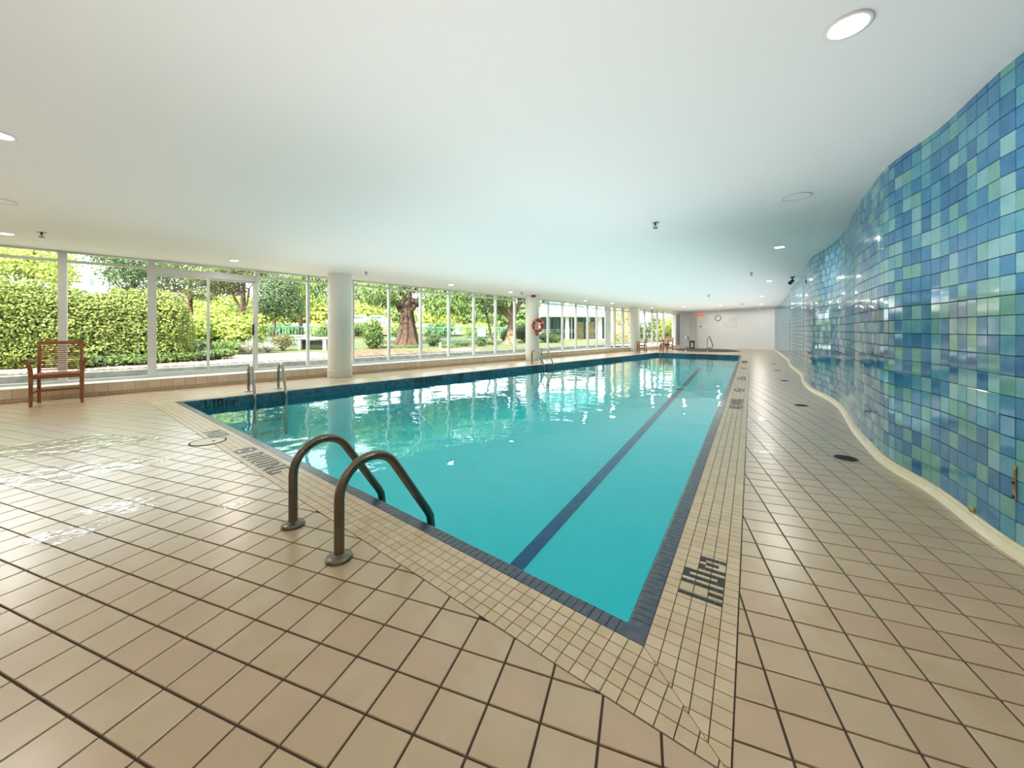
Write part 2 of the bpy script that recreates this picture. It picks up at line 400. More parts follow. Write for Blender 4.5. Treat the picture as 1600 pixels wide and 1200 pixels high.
# ---------------------------------------------------------------- swimming pool
pool = tag(empty('swimming_pool'), 'long tapering indoor swimming pool with dark slate edge and mosaic border', 'pool')
def depth(x, y):
    t = max(0, min(1, (y-1.5)/15)); return -1.2+.65*t
bs = MB(); N_ = 12
def lerp(a, b, t): return (a[0]+(b[0]-a[0])*t, a[1]+(b[1]-a[1])*t)
for i in range(N_):
    t0, t1 = i/N_, (i+1)/N_
    q = [lerp(INNER[0], INNER[3], t0), lerp(INNER[0], INNER[3], t1), lerp(INNER[1], INNER[2], t1), lerp(INNER[1], INNER[2], t0)]
    bs.raw([(a, b, depth(a, b)) for a, b in q], [(0, 1, 2, 3)])
bs.build('basin_floor', M['basin'], pool)
for i in range(4):
    a, b = INNER[i], INNER[(i+1) % 4]
    m = MB(); m.raw([(a[0], a[1], -1.3), (b[0], b[1], -1.3), (b[0], b[1], -.15), (a[0], a[1], -.15)], [(0, 1, 2, 3)])
    m.build('basin_wall', M['basin'], pool)
    # waterline mosaic: three courses of little tiles
    l = hypot(b[0]-a[0], b[1]-a[1]); n = int(l/.054); ux, uy = (b[0]-a[0])/l, (b[1]-a[1])/l
    cx, cy_ = sum(p[0] for p in INNER)/4, sum(p[1] for p in INNER)/4; nx, ny = -uy, ux
    if nx*(cx-a[0])+ny*(cy_-a[1]) < 0: nx, ny = -nx, -ny
    m = MB()
    ang = atan2(uy, ux); mx = Matrix.Rotation(ang, 3, 'Z')
    back = MB(); back.box(((a[0]+b[0])/2-nx*.012, (a[1]+b[1])/2-ny*.012, -.14), (l, .02, .25), mx); back.build('waterline_backing', M['grout_dark'], pool)
    for k in range(n):
        for r in range(5):
            t = (k+.5)*l/n; m.box((a[0]+ux*t+nx*.0005, a[1]+uy*t+ny*.0005, -.035-.0495*r), (l/n-.003, .006, .0465), mx, random.choice((0, 0, 1)))
    tag(m.build('waterline_tiles', [M['waterline'], M['waterline2']], pool), kind='stuff')
# coping tiles (bullnose): flat top rounded over the edge
def bullnose(length, width, mi=0):
    b = MB(); prof = [(0, -.006), (0, -.001), (.002, .001)]
    for k in range(6): t = k/5*pi/2; prof.append((width-.014+.014*sin(t), .001-.014+.014*cos(t)))
    prof.append((width, -.012-.03)); n = len(prof); h = length/2-.0015
    vs = [(-h, p[0], p[1]) for p in prof]+[(h, p[0], p[1]) for p in prof]
    b.raw(vs, [(i, i+1, n+i+1, n+i) for i in range(n-1)]); b.raw(vs, [tuple(range(n))[::-1], tuple(range(n, 2*n))]); return b
cop_items = []
for i in range(4):
    a, b = POOL[i], POOL[(i+1) % 4]; l = hypot(b[0]-a[0], b[1]-a[1]); n = int(l/.036); ux, uy = (b[0]-a[0])/l, (b[1]-a[1])/l
    cx, cy_ = 2.5, 9.5; s = 1 if (-uy*(cx-a[0])+ux*(cy_-a[1])) > 0 else -1
    for k in range(n):
        t = (k+.5)*l/n
        if t < .09 or t > l-.09: continue
        x, y = a[0]+ux*t, a[1]+uy*t; ang = atan2(uy, ux)+(0 if s > 0 else pi)
        cop_items.append((hypot(x, y), x, y, ang, l/n))
    # mitred corner piece
    E = edges_of(POOL); p = POOL[i]; q = INNER[i]; u1 = lerp(p, POOL[(i+1) % 4], .078/l)
    pl = POOL[i-1]; l2 = hypot(pl[0]-p[0], pl[1]-p[1]); u2 = lerp(p, pl, .078/l2)
    m = MB(); m.poly([p, u1, q, u2] if i != 9 else [], -.045, .001, 0, .002); m.build('coping_corner', M['coping'], pool)
cop_items.sort(); sh = {}; st = MB()
bn_me = bullnose(.036, .078)
me_c = bn_me.mesh('coping_tile', M['coping'])
for n, (d, x, y, ang, ln) in enumerate(cop_items):
    if n < 300: inst('coping_tile', me_c, pool, (x, y, random.uniform(-.0005, .0005)), (0, 0, ang), (ln/.036, 1, 1))
    else:
        mx = Matrix.Rotation(ang, 3, 'Z')
        st.raw([mx @ Vector((v[0]*ln/.036, v[1], v[2]))+Vector((x, y, 0)) for v in bn_me.v], bn_me.f)
tag(st.build('coping_tiles_far', M['coping'], pool), kind='stuff')
# grout bed under the mosaic border
m = MB()
for i in range(4):
    j = (i+1) % 4; m.face([(*POOL[i], -.004), (*POOL[j], -.004), (*BAND[j], -.004), (*BAND[i], -.004)])
m.build('border_grout', M['grout'], pool)
mos = []
for i in range(4):
    j = (i+1) % 4; a, b = POOL[i], POOL[j]; l = hypot(b[0]-a[0], b[1]-a[1]); ux, uy = (b[0]-a[0])/l, (b[1]-a[1])/l
    nx, ny = uy, -ux; cxx, cyy = 2.5, 9.5
    if nx*(cxx-a[0])+ny*(cyy-a[1]) > 0: nx, ny = -nx, -ny
    ext = .5; nrow = 5; wd = BANDW[i]/nrow; pitch = .054
    reg = edges_of([a, b, BAND[j], BAND[i]])
    for k in range(int(-ext/pitch)-1, int((l+ext)/pitch)+1):
        for r in range(nrow):
            t0, t1 = k*pitch+.0015, (k+1)*pitch-.0015; s0, s1 = r*wd+.0015, (r+1)*wd-.0015
            q = [(a[0]+ux*t+nx*s, a[1]+uy*t+ny*s) for t, s in ((t0, s0), (t1, s0), (t1, s1), (t0, s1))]
            if nx*(-uy)+ny*ux > 0: pass
            for (aa, bb, cc) in reg: q = clip_half(q, aa, bb, cc-.001) if len(q) > 2 else q
            if parea(q) < 1.5e-5: continue
            # counter-clockwise so that tops face up
            ar = sum(q[z][0]*q[(z+1) % len(q)][1]-q[(z+1) % len(q)][0]*q[z][1] for z in range(len(q)))
            if ar < 0: q = q[::-1]
            cxm = sum(p[0] for p in q)/len(q); cym = sum(p[1] for p in q)/len(q); mos.append((hypot(cxm, cym), q, cxm, cym))
mos.sort(key=lambda t: t[0]); st = MB()
for n, (d, q, x, y) in enumerate(mos):
    mi = random.choice((0, 1))
    if n < 300: MB().poly([(p[0]-x, p[1]-y) for p in q], -.004, .0003, 0, .0008).build('mosaic_tile', MOS[mi], pool, (x, y, 0))
    else: st.poly(q, -.004, .0003, mi, .0008)
tag(st.build('mosaic_tiles_far', MOS, pool), kind='stuff')
# lane line: blue tile strip along the bottom, 1.3 m from the right wall
ra, rb = INNER[0], INNER[3]; rl = hypot(rb[0]-ra[0], rb[1]-ra[1]); rux, ruy = (rb[0]-ra[0])/rl, (rb[1]-ra[1])/rl; rnx, rny = -ruy, rux
m = MB(); t = .35
while t < rl-.8:
    for s in (-.05, 0, .05):
        x, y = ra[0]+rux*t+rnx*(1.53+s), ra[1]+ruy*t+rny*(1.28+s)
        m.box((x, y, depth(x, y)+.003), (.045, .052, .006) if False else (.052, .045, .006), Matrix.Rotation(atan2(ruy, rux), 3, 'Z'))
    t += .055
tag(m.build('lane_line_tiles', M['lane'], pool), 'dark blue lane line of small tiles on the pool bottom', kind='stuff')
wt = MB(); wt.face([(*p, WATER_Z) for p in offset_poly(INNER, -.001)][::-1])
wo = wt.build('pool_water', M['water'])
if wo.data.polygons[0].normal.z < 0: wo.data.flip_normals()
tag(wo, 'clear turquoise water filling the swimming pool', 'water', kind='stuff')

# lettering made of black tile pieces
FONT = {'E': ['###', '#..', '##.', '#..', '#..', '###'], 'X': ['#.#', '#.#', '.#.', '.#.', '#.#', '#.#'], 'T': ['###', '.#.', '.#.', '.#.', '.#.', '.#.'], '1': ['#']*6, '.': ['.', '.', '.', '.', '#', '#'], '0': ['###', '#.#', '#.#', '#.#', '#.#', '###'], 'O': ['###', '#.#', '#.#', '#.#', '#.#', '###'],
        '2': ['###', '..#', '..#', '###', '#..', '###'], '5': ['###', '#..', '###', '..#', '..#', '###'],
        'M': ['.....', '.....', '##.##', '#.#.#', '#.#.#', '#...#'], 'N': ['#..#', '##.#', '##.#', '#.##', '#.##', '#..#'],
        'D': ['##.', '#.#', '#.#', '#.#', '#.#', '##.'], 'I': ['#']*6, 'V': ['#.#', '#.#', '#.#', '#.#', '#.#', '.#.'],
        'G': ['###', '#..', '#..', '#.#', '#.#', '###'], ' ': ['.']*6,
        '@': ['.####.', '##...#', '#.##.#', '#.##.#', '#...##', '.####.']}
def lettering(text, o, right, up, nrm, cw, chh, name, parent, label, mtl=None):
    """right/up/nrm unit vectors; o = lower left corner"""
    mk = empty(name, (0, 0, 0), 0, parent); mk['label'] = label; cur = 0; o, right, up, nrm = map(Vector, (o, right, up, nrm)); mx = Matrix((right, up, nrm)).transposed()
    for c_ in text:
        rows = FONT[c_]; m = MB()
        for r, row in enumerate(rows):
            for k, px in enumerate(row):
                if px == '#': m.box(o+right*((cur+k+.5)*cw)+up*((5-r+.5)*chh)+nrm*.0006, (cw*.97, chh*.97, .0022), mx)
        cur += len(rows[0])+1
        if m.v: m.build('letter', mtl or M['black'], mk)
    return mk
ea = (rux, ruy, 0); out = (ruy, -rux, 0); inn = (-ruy, rux, 0)
def right_mark(text, py, cw, label, hh=.0275, name='depth_marking'):
    # start point on the right border at image row py (near end of the word)
    Y = F*H/(py-HZ); Xe = C[0]+(Y-C[1])*(F2[0]-C[0])/(F2[1]-C[1]); o = Vector((Xe, Y, .0006))+Vector(out)*(.055*4)
    lettering(text, o, ea, inn, (0, 0, 1), cw, hh, name, pool, label)
right_mark('1.10M', 917, .0222, 'black lettering 1.10M in the right pool border')
right_mark('NO DIVING', 637, .028, 'black lettering NO DIVING in the right pool border')
right_mark('@', 611, .07, 'round black no diving symbol in the right pool border')
right_mark('1.25M', 593, .042, 'black lettering 1.25M in the right pool border')
right_mark('@', 576, .06, 'round black symbol far along the right pool border')
right_mark('NO DIVING', 567, .034, 'black lettering NO DIVING far along the right pool border')
# near border: reads from the near deck
nl = hypot(L_[0]-C[0], L_[1]-C[1]); nu = Vector(((C[0]-L_[0])/nl, (C[1]-L_[1])/nl, 0)); nn = Vector((-nu.y, nu.x, 0)); nn = nn if nn.y > 0 else -nn
def near_mark(text, px, py, cw, label, hh=.0275):
    g = ground(px, py); t = (Vector((*g, 0))-Vector((*L_, 0))).dot(nu); o = Vector((*L_, .0006))+nu*t-nn*.21
    lettering(text, o, nu, nn, (0, 0, 1), cw, hh, 'depth_marking', pool, label)
near_mark('DIVING', 382, 712, .034, 'black lettering DIVING in the near pool border')
near_mark('@', 371, 703, .026, 'round black no diving symbol in the near pool border')
near_mark('NO', 318, 676, .04, 'black lettering NO in the near pool border')
# writing on the waterline tiles of the left and far walls
def wall_mark(text, px, A, B, cw, hh, label):
    (x0, y0), (x1, y1) = A, B; k = (px-800)/F; t = (k*y0-x0)/((x1-x0)-k*(y1-y0)); x, y = x0+(x1-x0)*t, y0+(y1-y0)*t
    l = hypot(x1-x0, y1-y0); r = Vector(((x1-x0)/l, (y1-y0)/l, 0)); n = Vector((r.y, -r.x, 0))
    lettering(text, Vector((x, y, -.131))+n*.004, r, (0, 0, 1), n, cw, hh, 'depth_marking', pool, label)
wall_mark('1.10M', 320, INNER[1], INNER[2], .026, .0195, 'black lettering 1.10M on the left waterline tiles')
wall_mark('NO DIVING', 649, INNER[1], INNER[2], .0245, .0195, 'black lettering NO DIVING on the left waterline tiles')
wall_mark('@', 714, INNER[1], INNER[2], .032, .0195, 'black no diving symbol on the left waterline tiles')
wall_mark('1.25M', 746, INNER[1], INNER[2], .027, .0195, 'black lettering 1.25M on the left waterline tiles')
wall_mark('@', 831, INNER[1], INNER[2], .045, .0195, 'black symbol below the second ladder on the waterline tiles')
wall_mark('1.25M', 906, INNER[1], INNER[2], .034, .0195, 'black lettering on the left waterline tiles towards the far end')
wall_mark('NO DIVING', 944, INNER[1], INNER[2], .034, .0195, 'black lettering NO DIVING on the left waterline tiles near the far end')
wall_mark('NO DIVING', 1076, INNER[2], INNER[3], .038, .0195, 'black lettering NO DIVING on the far waterline tiles')

# ---------------------------------------------------------------- curb and window ledge
curb = tag(empty('trim_1'), 'low tiled curb with pale ledge running under the garden windows', 'curb', kind='structure')
U0, U1 = -8.5, (4.88+18.83)*R2
def seg_quad(mb, a, b, z0, z1, mi=0): mb.face([(*a, z0), (*b, z0), (*b, z1), (*a, z1)], mi)
m = MB(); c0, c1 = uv(U0, VC-.008), uv(U1+.3, VC-.008)
mid = uv((U0+U1)/2, (VC-.008+VW-.08)/2); m.box((mid[0], mid[1], CURB/2-.003), (U1+.3-U0, abs(VW-.08-VC+.008), CURB-.006), Matrix.Rotation(pi/4, 3, 'Z')); m.build('curb_core', M['grout'], curb)
ledge = MB(); mid = uv((U0+U1)/2, (VC+VW-.08)/2); ledge.rbox((mid[0], mid[1], CURB+.004), (U1+.4-U0, abs(VW-.08-VC)+.004, .016), .004, Matrix.Rotation(pi/4, 3, 'Z')); ledge.build('ledge', M['frame2'], curb)
ct = [MB().rbox((0, 0, 0), (.162, .012, .138), .0025).mesh('curb_tile', mm) for mm in (M['curb_tile'], M['curb_tile_b'])]
u = U0+.08
st = MB()
while u < U1+.25:
    x, y = uv(u, VC-.003); inst('curb_tile', random.choice(ct), curb, (x, y, .125), (0, 0, pi/4)); u += .165
u = U0+.03
while u < U1+.25:
    x, y = uv(u, VC-.001); st.box((x, y, .028), (.051, .01, .048), Matrix.Rotation(pi/4, 3, 'Z')); u += .054
tag(st.build('curb_mosaic', M['mos_a'], curb), kind='stuff')
# far run of curb
fc = Vector((SEG[2][0]-SEG[1][0], SEG[2][1]-SEG[1][1], 0)); fl_ = fc.length; fang = atan2(fc.y, fc.x); fd = fc.normalized(); fn = Vector((fd.y, -fd.x, 0))
mid = Vector((*SEG[1], 0))+fc/2+fn*.10
m = MB(); m.rbox((mid.x, mid.y, .09), (fl_+.2, .36, .18), .005, Matrix.Rotation(fang, 3, 'Z')); m.build('far_curb', M['teak'] if False else M['curb_tile'], curb)
mz = MB(); mz.rbox((mid.x, mid.y, .187), (fl_+.2, .38, .014), .004, Matrix.Rotation(fang, 3, 'Z')); mz.build('far_ledge', M['frame2'], curb)

# ---------------------------------------------------------------- window wall
win = tag(empty('window_1'), 'long run of floor to ceiling windows in pale grey aluminium frames', 'window', kind='structure')
mull_px = [98, 236, 400, 481, 551, 607.5, 657, 701, 740, 774, 804, 829, 856, 878.6, 899.4, 918, 932, 946]
us = []
for px in mull_px:
    t = (px-800)/F; Y = 13.95/(1-t); us.append((t*Y+Y)*R2)
first = us[0]; left = []
u = first
while u > U0+.5: u -= 1.19; left.append(u)
us = left[::-1]+us
RZ = Matrix.Rotation(pi/4, 3, 'Z')
TR = 2.29
for k, u in enumerate(us):
    x, y = uv(u, VW); zt = ceil_z(x, y)+.02; wd = .10 if abs(u-us[len(left)]) < .01 or abs(u-us[len(left)+1]) < .01 else .055
    MB().rbox((x, y, (CURB+zt)/2), (wd, .11, zt-CURB), .003, RZ).build('mullion', M['frame'], win)
iD = len(left)+1                      # bay index of the sliding door (between 236 and 400)
for k in range(len(us)-1):
    ua, ub = us[k]+.03, us[k+1]-.03; um = (ua+ub)/2; x, y = uv(um, VW); zt = ceil_z(x, y)
    tr = min(TR, zt-.13)
    MB().rbox((x, y, tr), (ub-ua+.01, .09, .045), .003, RZ).build('transom', M['frame'], win)
    MB().rbox((x, y, zt-.012), (ub-ua+.01, .09, .03), .003, RZ).build('head_rail', M['frame'], win)
    MB().rbox((x, y, CURB+.03), (ub-ua+.01, .09, .04), .003, RZ).build('sill_rail', M['frame'], win)
    MB().box((x, y, (tr+zt)/2), (ub-ua, .006, zt-tr-.05), RZ).build('pane', M['glass'], win)
    if k != iD: MB().box((x, y, (CURB+.05+tr)/2), (ub-ua, .006, tr-CURB-.1), RZ).build('pane', M['glass'], win)
# sliding door
ua, ub = us[iD]+.05, us[iD+1]-.03; um = (ua+ub)/2
door = tag(empty('door_1', (*uv(um, VW), 0), pi/4), 'two panel sliding glass patio door in a grey frame', 'door', kind='structure')
wdt = ub-ua; top = 2.2
MB().rbox((0, 0, top+.035), (wdt, .10, .11), .003).build('door_head', M['frame'], door)
for s, off in ((-1, -.02), (1, .02)):
    cx = s*wdt/4; ww = wdt/2+.03
    for e in (-1, 1): MB().rbox((cx+e*(ww/2-.02), off, (CURB+.03+top)/2), (.042, .035, top-CURB-.03), .003).build('door_stile', M['frame'], door)
    for zz in (CURB+.07, top-.03): MB().rbox((cx, off, zz), (ww-.08, .033, .045), .003).build('door_rail', M['frame'], door)
    MB().box((cx, off, (CURB+.07+top-.03)/2), (ww-.08, .006, top-CURB-.14), None).build('pane', M['glass'], door)
h = MB(); h.rbox((wdt/2-.03, -.035, 1.12), (.03, .03, .24), .006); h.rbox((wdt/2-.03, -.055, 1.12), (.018, .012, .18), .004); h.build('door_handle', M['dark'], door)
# far run of windows
win2 = tag(empty('window_2'), 'far run of tall windows beyond the third column', 'window', kind='structure')
def on_seg2(px):
    k = (px-800)/F; (x0, y0), (x1, y1) = SEG[1], SEG[2]; t = (k*y0-x0)/((x1-x0)-k*(y1-y0)); return t
RF = Matrix.Rotation(fang, 3, 'Z'); ts = [on_seg2(p) for p in (950, 960, 973, 985, 997, 1007, 1019, 1027, 1037, 1056)]
for k, t in enumerate(ts):
    x, y = lerp(SEG[1], SEG[2], t); zt = ceil_z(x, y)+.02
    wd = .3 if k == 0 else (.07 if k != 9 else .28)
    MB().rbox((x, y, (.18+zt)/2), (wd, .12, zt-.18), .003, RF).build('mullion', M['white'] if k in (0, 9) else M['frame'], win2)
for k in range(len(ts)-1):
    a, b = lerp(SEG[1], SEG[2], ts[k]), lerp(SEG[1], SEG[2], ts[k+1]); x, y = (a[0]+b[0])/2, (a[1]+b[1])/2; l = hypot(a[0]-b[0], a[1]-b[1])-.06; zt = ceil_z(x, y)
    MB().box((x, y, (.2+zt)/2), (l, .006, zt-.2), RF).build('pane', M['glass'], win2)
    MB().rbox((x, y, zt-.15), (l, .08, .05), .003, RF).build('transom', M['frame'], win2)

# ---------------------------------------------------------------- walls and ceiling
m = MB(); nu_, nv_ = 46, 24; Ua, Ub, Va, Vb = -12.0, 27.5, VW-.12, 7.5
gv = []
for i in range(nu_+1):
    for j in range(nv_+1):
        x, y = uv(Ua+(Ub-Ua)*i/nu_, Va+(Vb-Va)*j/nv_); gv.append((x, y, ceil_z(x, y)))
fs = [(i*(nv_+1)+j, i*(nv_+1)+j+1, (i+1)*(nv_+1)+j+1, (i+1)*(nv_+1)+j) for i in range(nu_) for j in range(nv_)]
m.raw(gv, fs, 0, True); n0 = len(gv); m.raw([(x, y, z+.3) for x, y, z in gv], [f[::-1] for f in fs], 1, False)
per = [i*(nv_+1) for i in range(nu_+1)]
for a, b in zip(per, per[1:]): m.face([gv[a], gv[b], (gv[b][0], gv[b][1], gv[b][2]+.3), (gv[a][0], gv[a][1], gv[a][2]+.3)], 1)
tag(m.build('ceiling', [M['ceiling'], M['white']]), 'smooth white painted pool room ceiling', 'ceiling', kind='structure')
def wall_between(name, pts, z0, z1, thick, material, label, inward):
    m = MB()
    for a, b in zip(pts, pts[1:]):
        l = hypot(b[0]-a[0], b[1]-a[1]); ang = atan2(b[1]-a[1], b[0]-a[0]); n = Vector((-(b[1]-a[1])/l, (b[0]-a[0])/l, 0))*inward
        mid = Vector(((a[0]+b[0])/2, (a[1]+b[1])/2, (z0+z1)/2))-n*thick/2; m.box(mid, (l+.02, thick, z1-z0), Matrix.Rotation(ang, 3, 'Z'))
    return tag(m.build(name, material), label, 'wall', kind='structure')
wall_between('wall_far', FAR, -.05, 2.75, .12, M['white'], 'white end wall behind the hot tub', -1)
wall_between('wall_back', [(-11.3, -2.9), (2.7, -2.9)], -.05, 2.8, .12, M['white'], 'plain white wall behind the viewpoint', 1)
wall_between('wall_left', [(-12.5, 1.6), (-11.3, -2.9)], -.05, 2.8, .12, M['white'], 'plain white wall closing the left end', 1)
rw = MB()
for a, b in zip(WALL, WALL[1:]):
    l = hypot(b[0]-a[0], b[1]-a[1]); nx, ny = (b[1]-a[1])/l, -(b[0]-a[0])/l
    k = .006; A, B = (a[0]+nx*k, a[1]+ny*k), (b[0]+nx*k, b[1]+ny*k); A2, B2 = (a[0]+nx*.15, a[1]+ny*.15), (b[0]+nx*.15, b[1]+ny*.15)
    rw.raw([(*A, -.05), (*B, -.05), (*B, 2.7), (*A, 2.7)], [(3, 2, 1, 0)]); rw.raw([(*A2, -.05), (*B2, -.05), (*B2, 2.7), (*A2, 2.7)], [(0, 1, 2, 3)])
wr = tag(rw.build('wall_right', M['grout_dark']), 'wavy wall of glossy blue and green glazed square tiles', 'wall', kind='structure')
TH = .1035; ZB = .055
items = []
for k, (a, b) in enumerate(zip(WALL, WALL[1:])):
    mid = ((a[0]+b[0])/2, (a[1]+b[1])/2); ang = atan2(b[1]-a[1], b[0]-a[0])
    for r in range(24):
        z = ZB+TH*(r+.5)
        if z-TH/2 > ceil_z(*mid): continue
        x, y = mid
        items.append((hypot(x, y) if y > 1.75 else 90-y, x, y, z, ang, r))
items.sort(key=lambda t: t[0]); st = MB(); tm = []
tb = MB().rbox((0, 0, 0), (TH-.0035, .009, TH-.0035), .0022)
for mm in WT: tm.append(tb.mesh('tile', mm))
for n, (d, x, y, z, ang, r) in enumerate(items):
    mi = random.choices((0, 1, 2, 3, 4), (34, 18, 18, 18, 12))[0]
    e = Vector((random.gauss(0, .0045), random.gauss(0, .0045), random.gauss(0, .0045)))
    if n < 300: inst('tile', tm[mi], wr, (x, y, z), (e.x, e.y*.3, ang+e.z))
    else:
        mx = Matrix.Rotation(ang+e.z, 3, 'Z') @ Matrix.Rotation(e.x, 3, 'X')
        w2, h2, t2 = (TH-.0035)/2, (TH-.0035)/2, .0045
        vs = [(-w2, t2-.0045, -h2), (w2, t2-.0045, -h2), (w2, t2-.0045, h2), (-w2, t2-.0045, h2), (-w2+.002, t2, -h2+.002), (w2-.002, t2, -h2+.002), (w2-.002, t2, h2-.002), (-w2+.002, t2, h2-.002)]
        st.raw([mx @ Vector(v)+Vector((x, y, z)) for v in vs], [(7, 6, 5, 4), (0, 4, 5, 1), (1, 5, 6, 2), (2, 6, 7, 3), (3, 7, 4, 0)], mi)
tag(st.build('tile_field', WT, wr), kind='stuff')
# rounded cove tiles where the wall meets the deck
bb = tag(empty('baseboard_right'), 'cream rounded cove tiles along the foot of the blue wall', 'baseboard', kind='structure')
W2 = spline(CTRL, .155)
def cove(length):
    b = MB(); prof = [(0, .056), (.010, .054)]
    for k in range(7): t = k/6*pi/2; prof.append((.010+.036*(1-cos(t))+.004, .054-.05*sin(t)))
    prof.append((.052, -.006)); n = len(prof); h = length/2-.001
    b.raw([(-h, p[0], p[1]) for p in prof]+[(h, p[0], p[1]) for p in prof], [(i, i+1, n+i+1, n+i) for i in range(n-1)], 0, True); return b
cv = cove(.16).mesh('cove_tile', M['cove'])
for a, b in zip(W2, W2[1:]): inst('cove_tile', cv, bb, ((a[0]+b[0])/2, (a[1]+b[1])/2, 0), (0, 0, atan2(b[1]-a[1], b[0]-a[0])))

# ---------------------------------------------------------------- columns
def column(x, y, r, label):
    c = tag(empty('column', (x, y, 0)), label, 'column', group='round columns along the windows', kind='structure')
    zt = ceil_z(x, y)+.02
    MB().lathe([(r, 0), (r, zt)], seg=64).build('shaft', M['column'], c)
    b = MB().lathe([(r+.002, 0), (r+.002, .18), (r, .182)], seg=64).build('skirt_backing', M['grout_dark'] if False else M['mos_a'], c)
    n = 30; me = MB().rbox((0, 0, 0), (2*pi*r/n-.004, .01, .176), .004).mesh('skirt_tile', M['column'])
    for k in range(n): a = 2*pi*k/n; inst('skirt_tile', me, c, ((r+.004)*cos(a), (r+.004)*sin(a), .09), (0, 0, a+pi/2))
column(-4.095, 8.8, .262, 'thick round pale grey column nearest the viewpoint')
column(.754, 13.7, .255, 'round pale grey column carrying the orange life ring')
column(6.44, 19.39, .26, 'farthest round column before the wooden chairs')

# ---------------------------------------------------------------- downlights and ceiling fittings
ring_me = MB().lathe([(.085, .0), (.088, -.006), (.072, -.008), (.066, -.002), (.066, .004)], seg=32).mesh('trim_ring', M['white'])
disc = MB(); disc.raw([(.066*cos(2*pi*k/32), .066*sin(2*pi*k/32), -.004) for k in range(32)], [tuple(range(32))[::-1]]); disc_me = disc.mesh('diffuser', M['lamp'])
ld = bpy.data.lights.new('downlight_lamp', 'AREA'); ld.shape = 'DISK'; ld.size = .12; ld.energy = DL_POWER; ld.color = (1, .95, .88)
dls = [((10, 365), 'downlight above the left window corner'), ((-4, 210), 'downlight at the upper left of the ceiling'), ((366, 407), 'downlight above the sliding glass door'),
       ((705, 445), 'downlight above the big tree window'), ((798, 456), 'downlight just before the second column'), ((915, 470), 'downlight above the far pool ladder bay'),
       ((957, 474), 'downlight left of the third column'), ((967, 487), 'small far downlight by the window head left of the third column'), ((1019, 481), 'downlight right of the third column'),
       ((1047, 485), 'small far downlight before the end windows'), ((1068, 479), 'downlight in front of the exit sign wall'), ((1126, 477), 'downlight in front of the wall clock'),
       ((1125, 485.3), 'farthest downlight above the wall clock'), ((1187, 483.6), 'farthest downlight by the tiled wall end'), ((1189, 475), 'fourth downlight along the tiled wall'),
       ((1191, 463), 'third downlight along the tiled wall'), ((1202, 439), 'second downlight along the tiled wall'), ((1218, 386), 'large near downlight beside the tiled wall'),
       ((1325, 40), 'nearest downlight overhead by the tiled wall')]
spots = [(on_ceiling(*p), l) for p, l in dls]+[((-2.6, -.9), 'downlight behind the viewpoint on the left'), ((.6, -1.3), 'downlight behind the viewpoint on the right')]
for (x, y), l in spots:
    over = .608*x+.794*y-23.7          # keep the far fittings clear of the end wall
    if over > 0 and y > 15: x -= .608*over; y -= .794*over
    z = ceil_z(x, y)
    e = tag(empty('ceiling_light', (x, y, z)), 'round recessed '+l, 'ceiling light', 'recessed ceiling downlights')
    inst('trim_ring', ring_me, e); inst('diffuser', disc_me, e)
    lo = bpy.data.objects.new('downlight_lamp', ld); COL.objects.link(lo); lo.parent = e; lo.location = (0, 0, -.02)
def sprinkler(px, py, label, k=1.0):
    x, y = on_ceiling(px, py); z = ceil_z(x, y)
    e = tag(empty('sprinkler_head', (x, y, z)), label, 'sprinkler', 'ceiling sprinkler heads')
    MB().lathe([(.0, -.004), (.045*k, -.004), (.047*k, 0)], seg=24).build('escutcheon', M['steel'], e)
    MB().lathe([(.012*k, 0), (.012*k, -.025*k), (.006*k, -.03*k), (.006*k, -.05*k)], seg=12).build('nozzle', M['dark'], e)
    b = MB()
    b.tube([(-.01, 0, -.02*k), (-.028*k, 0, -.04*k), (-.012*k, 0, -.062*k), (0, 0, -.066*k)], .004*k, 6); b.tube([(.01, 0, -.02*k), (.028*k, 0, -.04*k), (.012*k, 0, -.062*k), (0, 0, -.066*k)], .004*k, 6)
    b.build('yoke', M['steel'], e)
    MB().lathe([(0, -.066*k), (.03*k, -.066*k), (.03*k, -.070*k), (0, -.071*k)], seg=16).build('deflector', M['dark'], e)
sprinkler(1024, 348, 'dark ceiling sprinkler head over the middle of the pool')
sprinkler(65, 363, 'ceiling sprinkler head above the left windows')
sprinkler(1174, 426, 'small ceiling sprinkler near the tiled wall downlights')
sprinkler(572, 425, 'faint ceiling sprinkler right of the first column')
sprinkler(1107, 461, 'small ceiling sprinkler over the far pool end')
sprinkler(1160, 474, 'tiny ceiling sprinkler before the end wall')
sprinkler(815, 457, 'tiny ceiling sprinkler left of the second column')
for (px, py, r, l) in ((1245, 307, .125, 'round white ceiling access cover near the tiled wall'), (-3, 313, .13, 'round white ceiling access cover at the left edge')):
    x, y = on_ceiling(px, py); e = tag(empty('access_cover', (x, y, ceil_z(x, y))), l, 'cover', 'round ceiling access covers')
    MB().lathe([(r, 0), (r, -.006), (r-.012, -.008), (r-.014, -.002)], seg=40).build('cover_rim', M['frame'], e)
    d = MB(); d.raw([((r-.014)*cos(2*pi*k/40), (r-.014)*sin(2*pi*k/40), -.004) for k in range(40)], [tuple(range(40))[::-1]]); d.build('cover_disc', M['ceiling'], e)
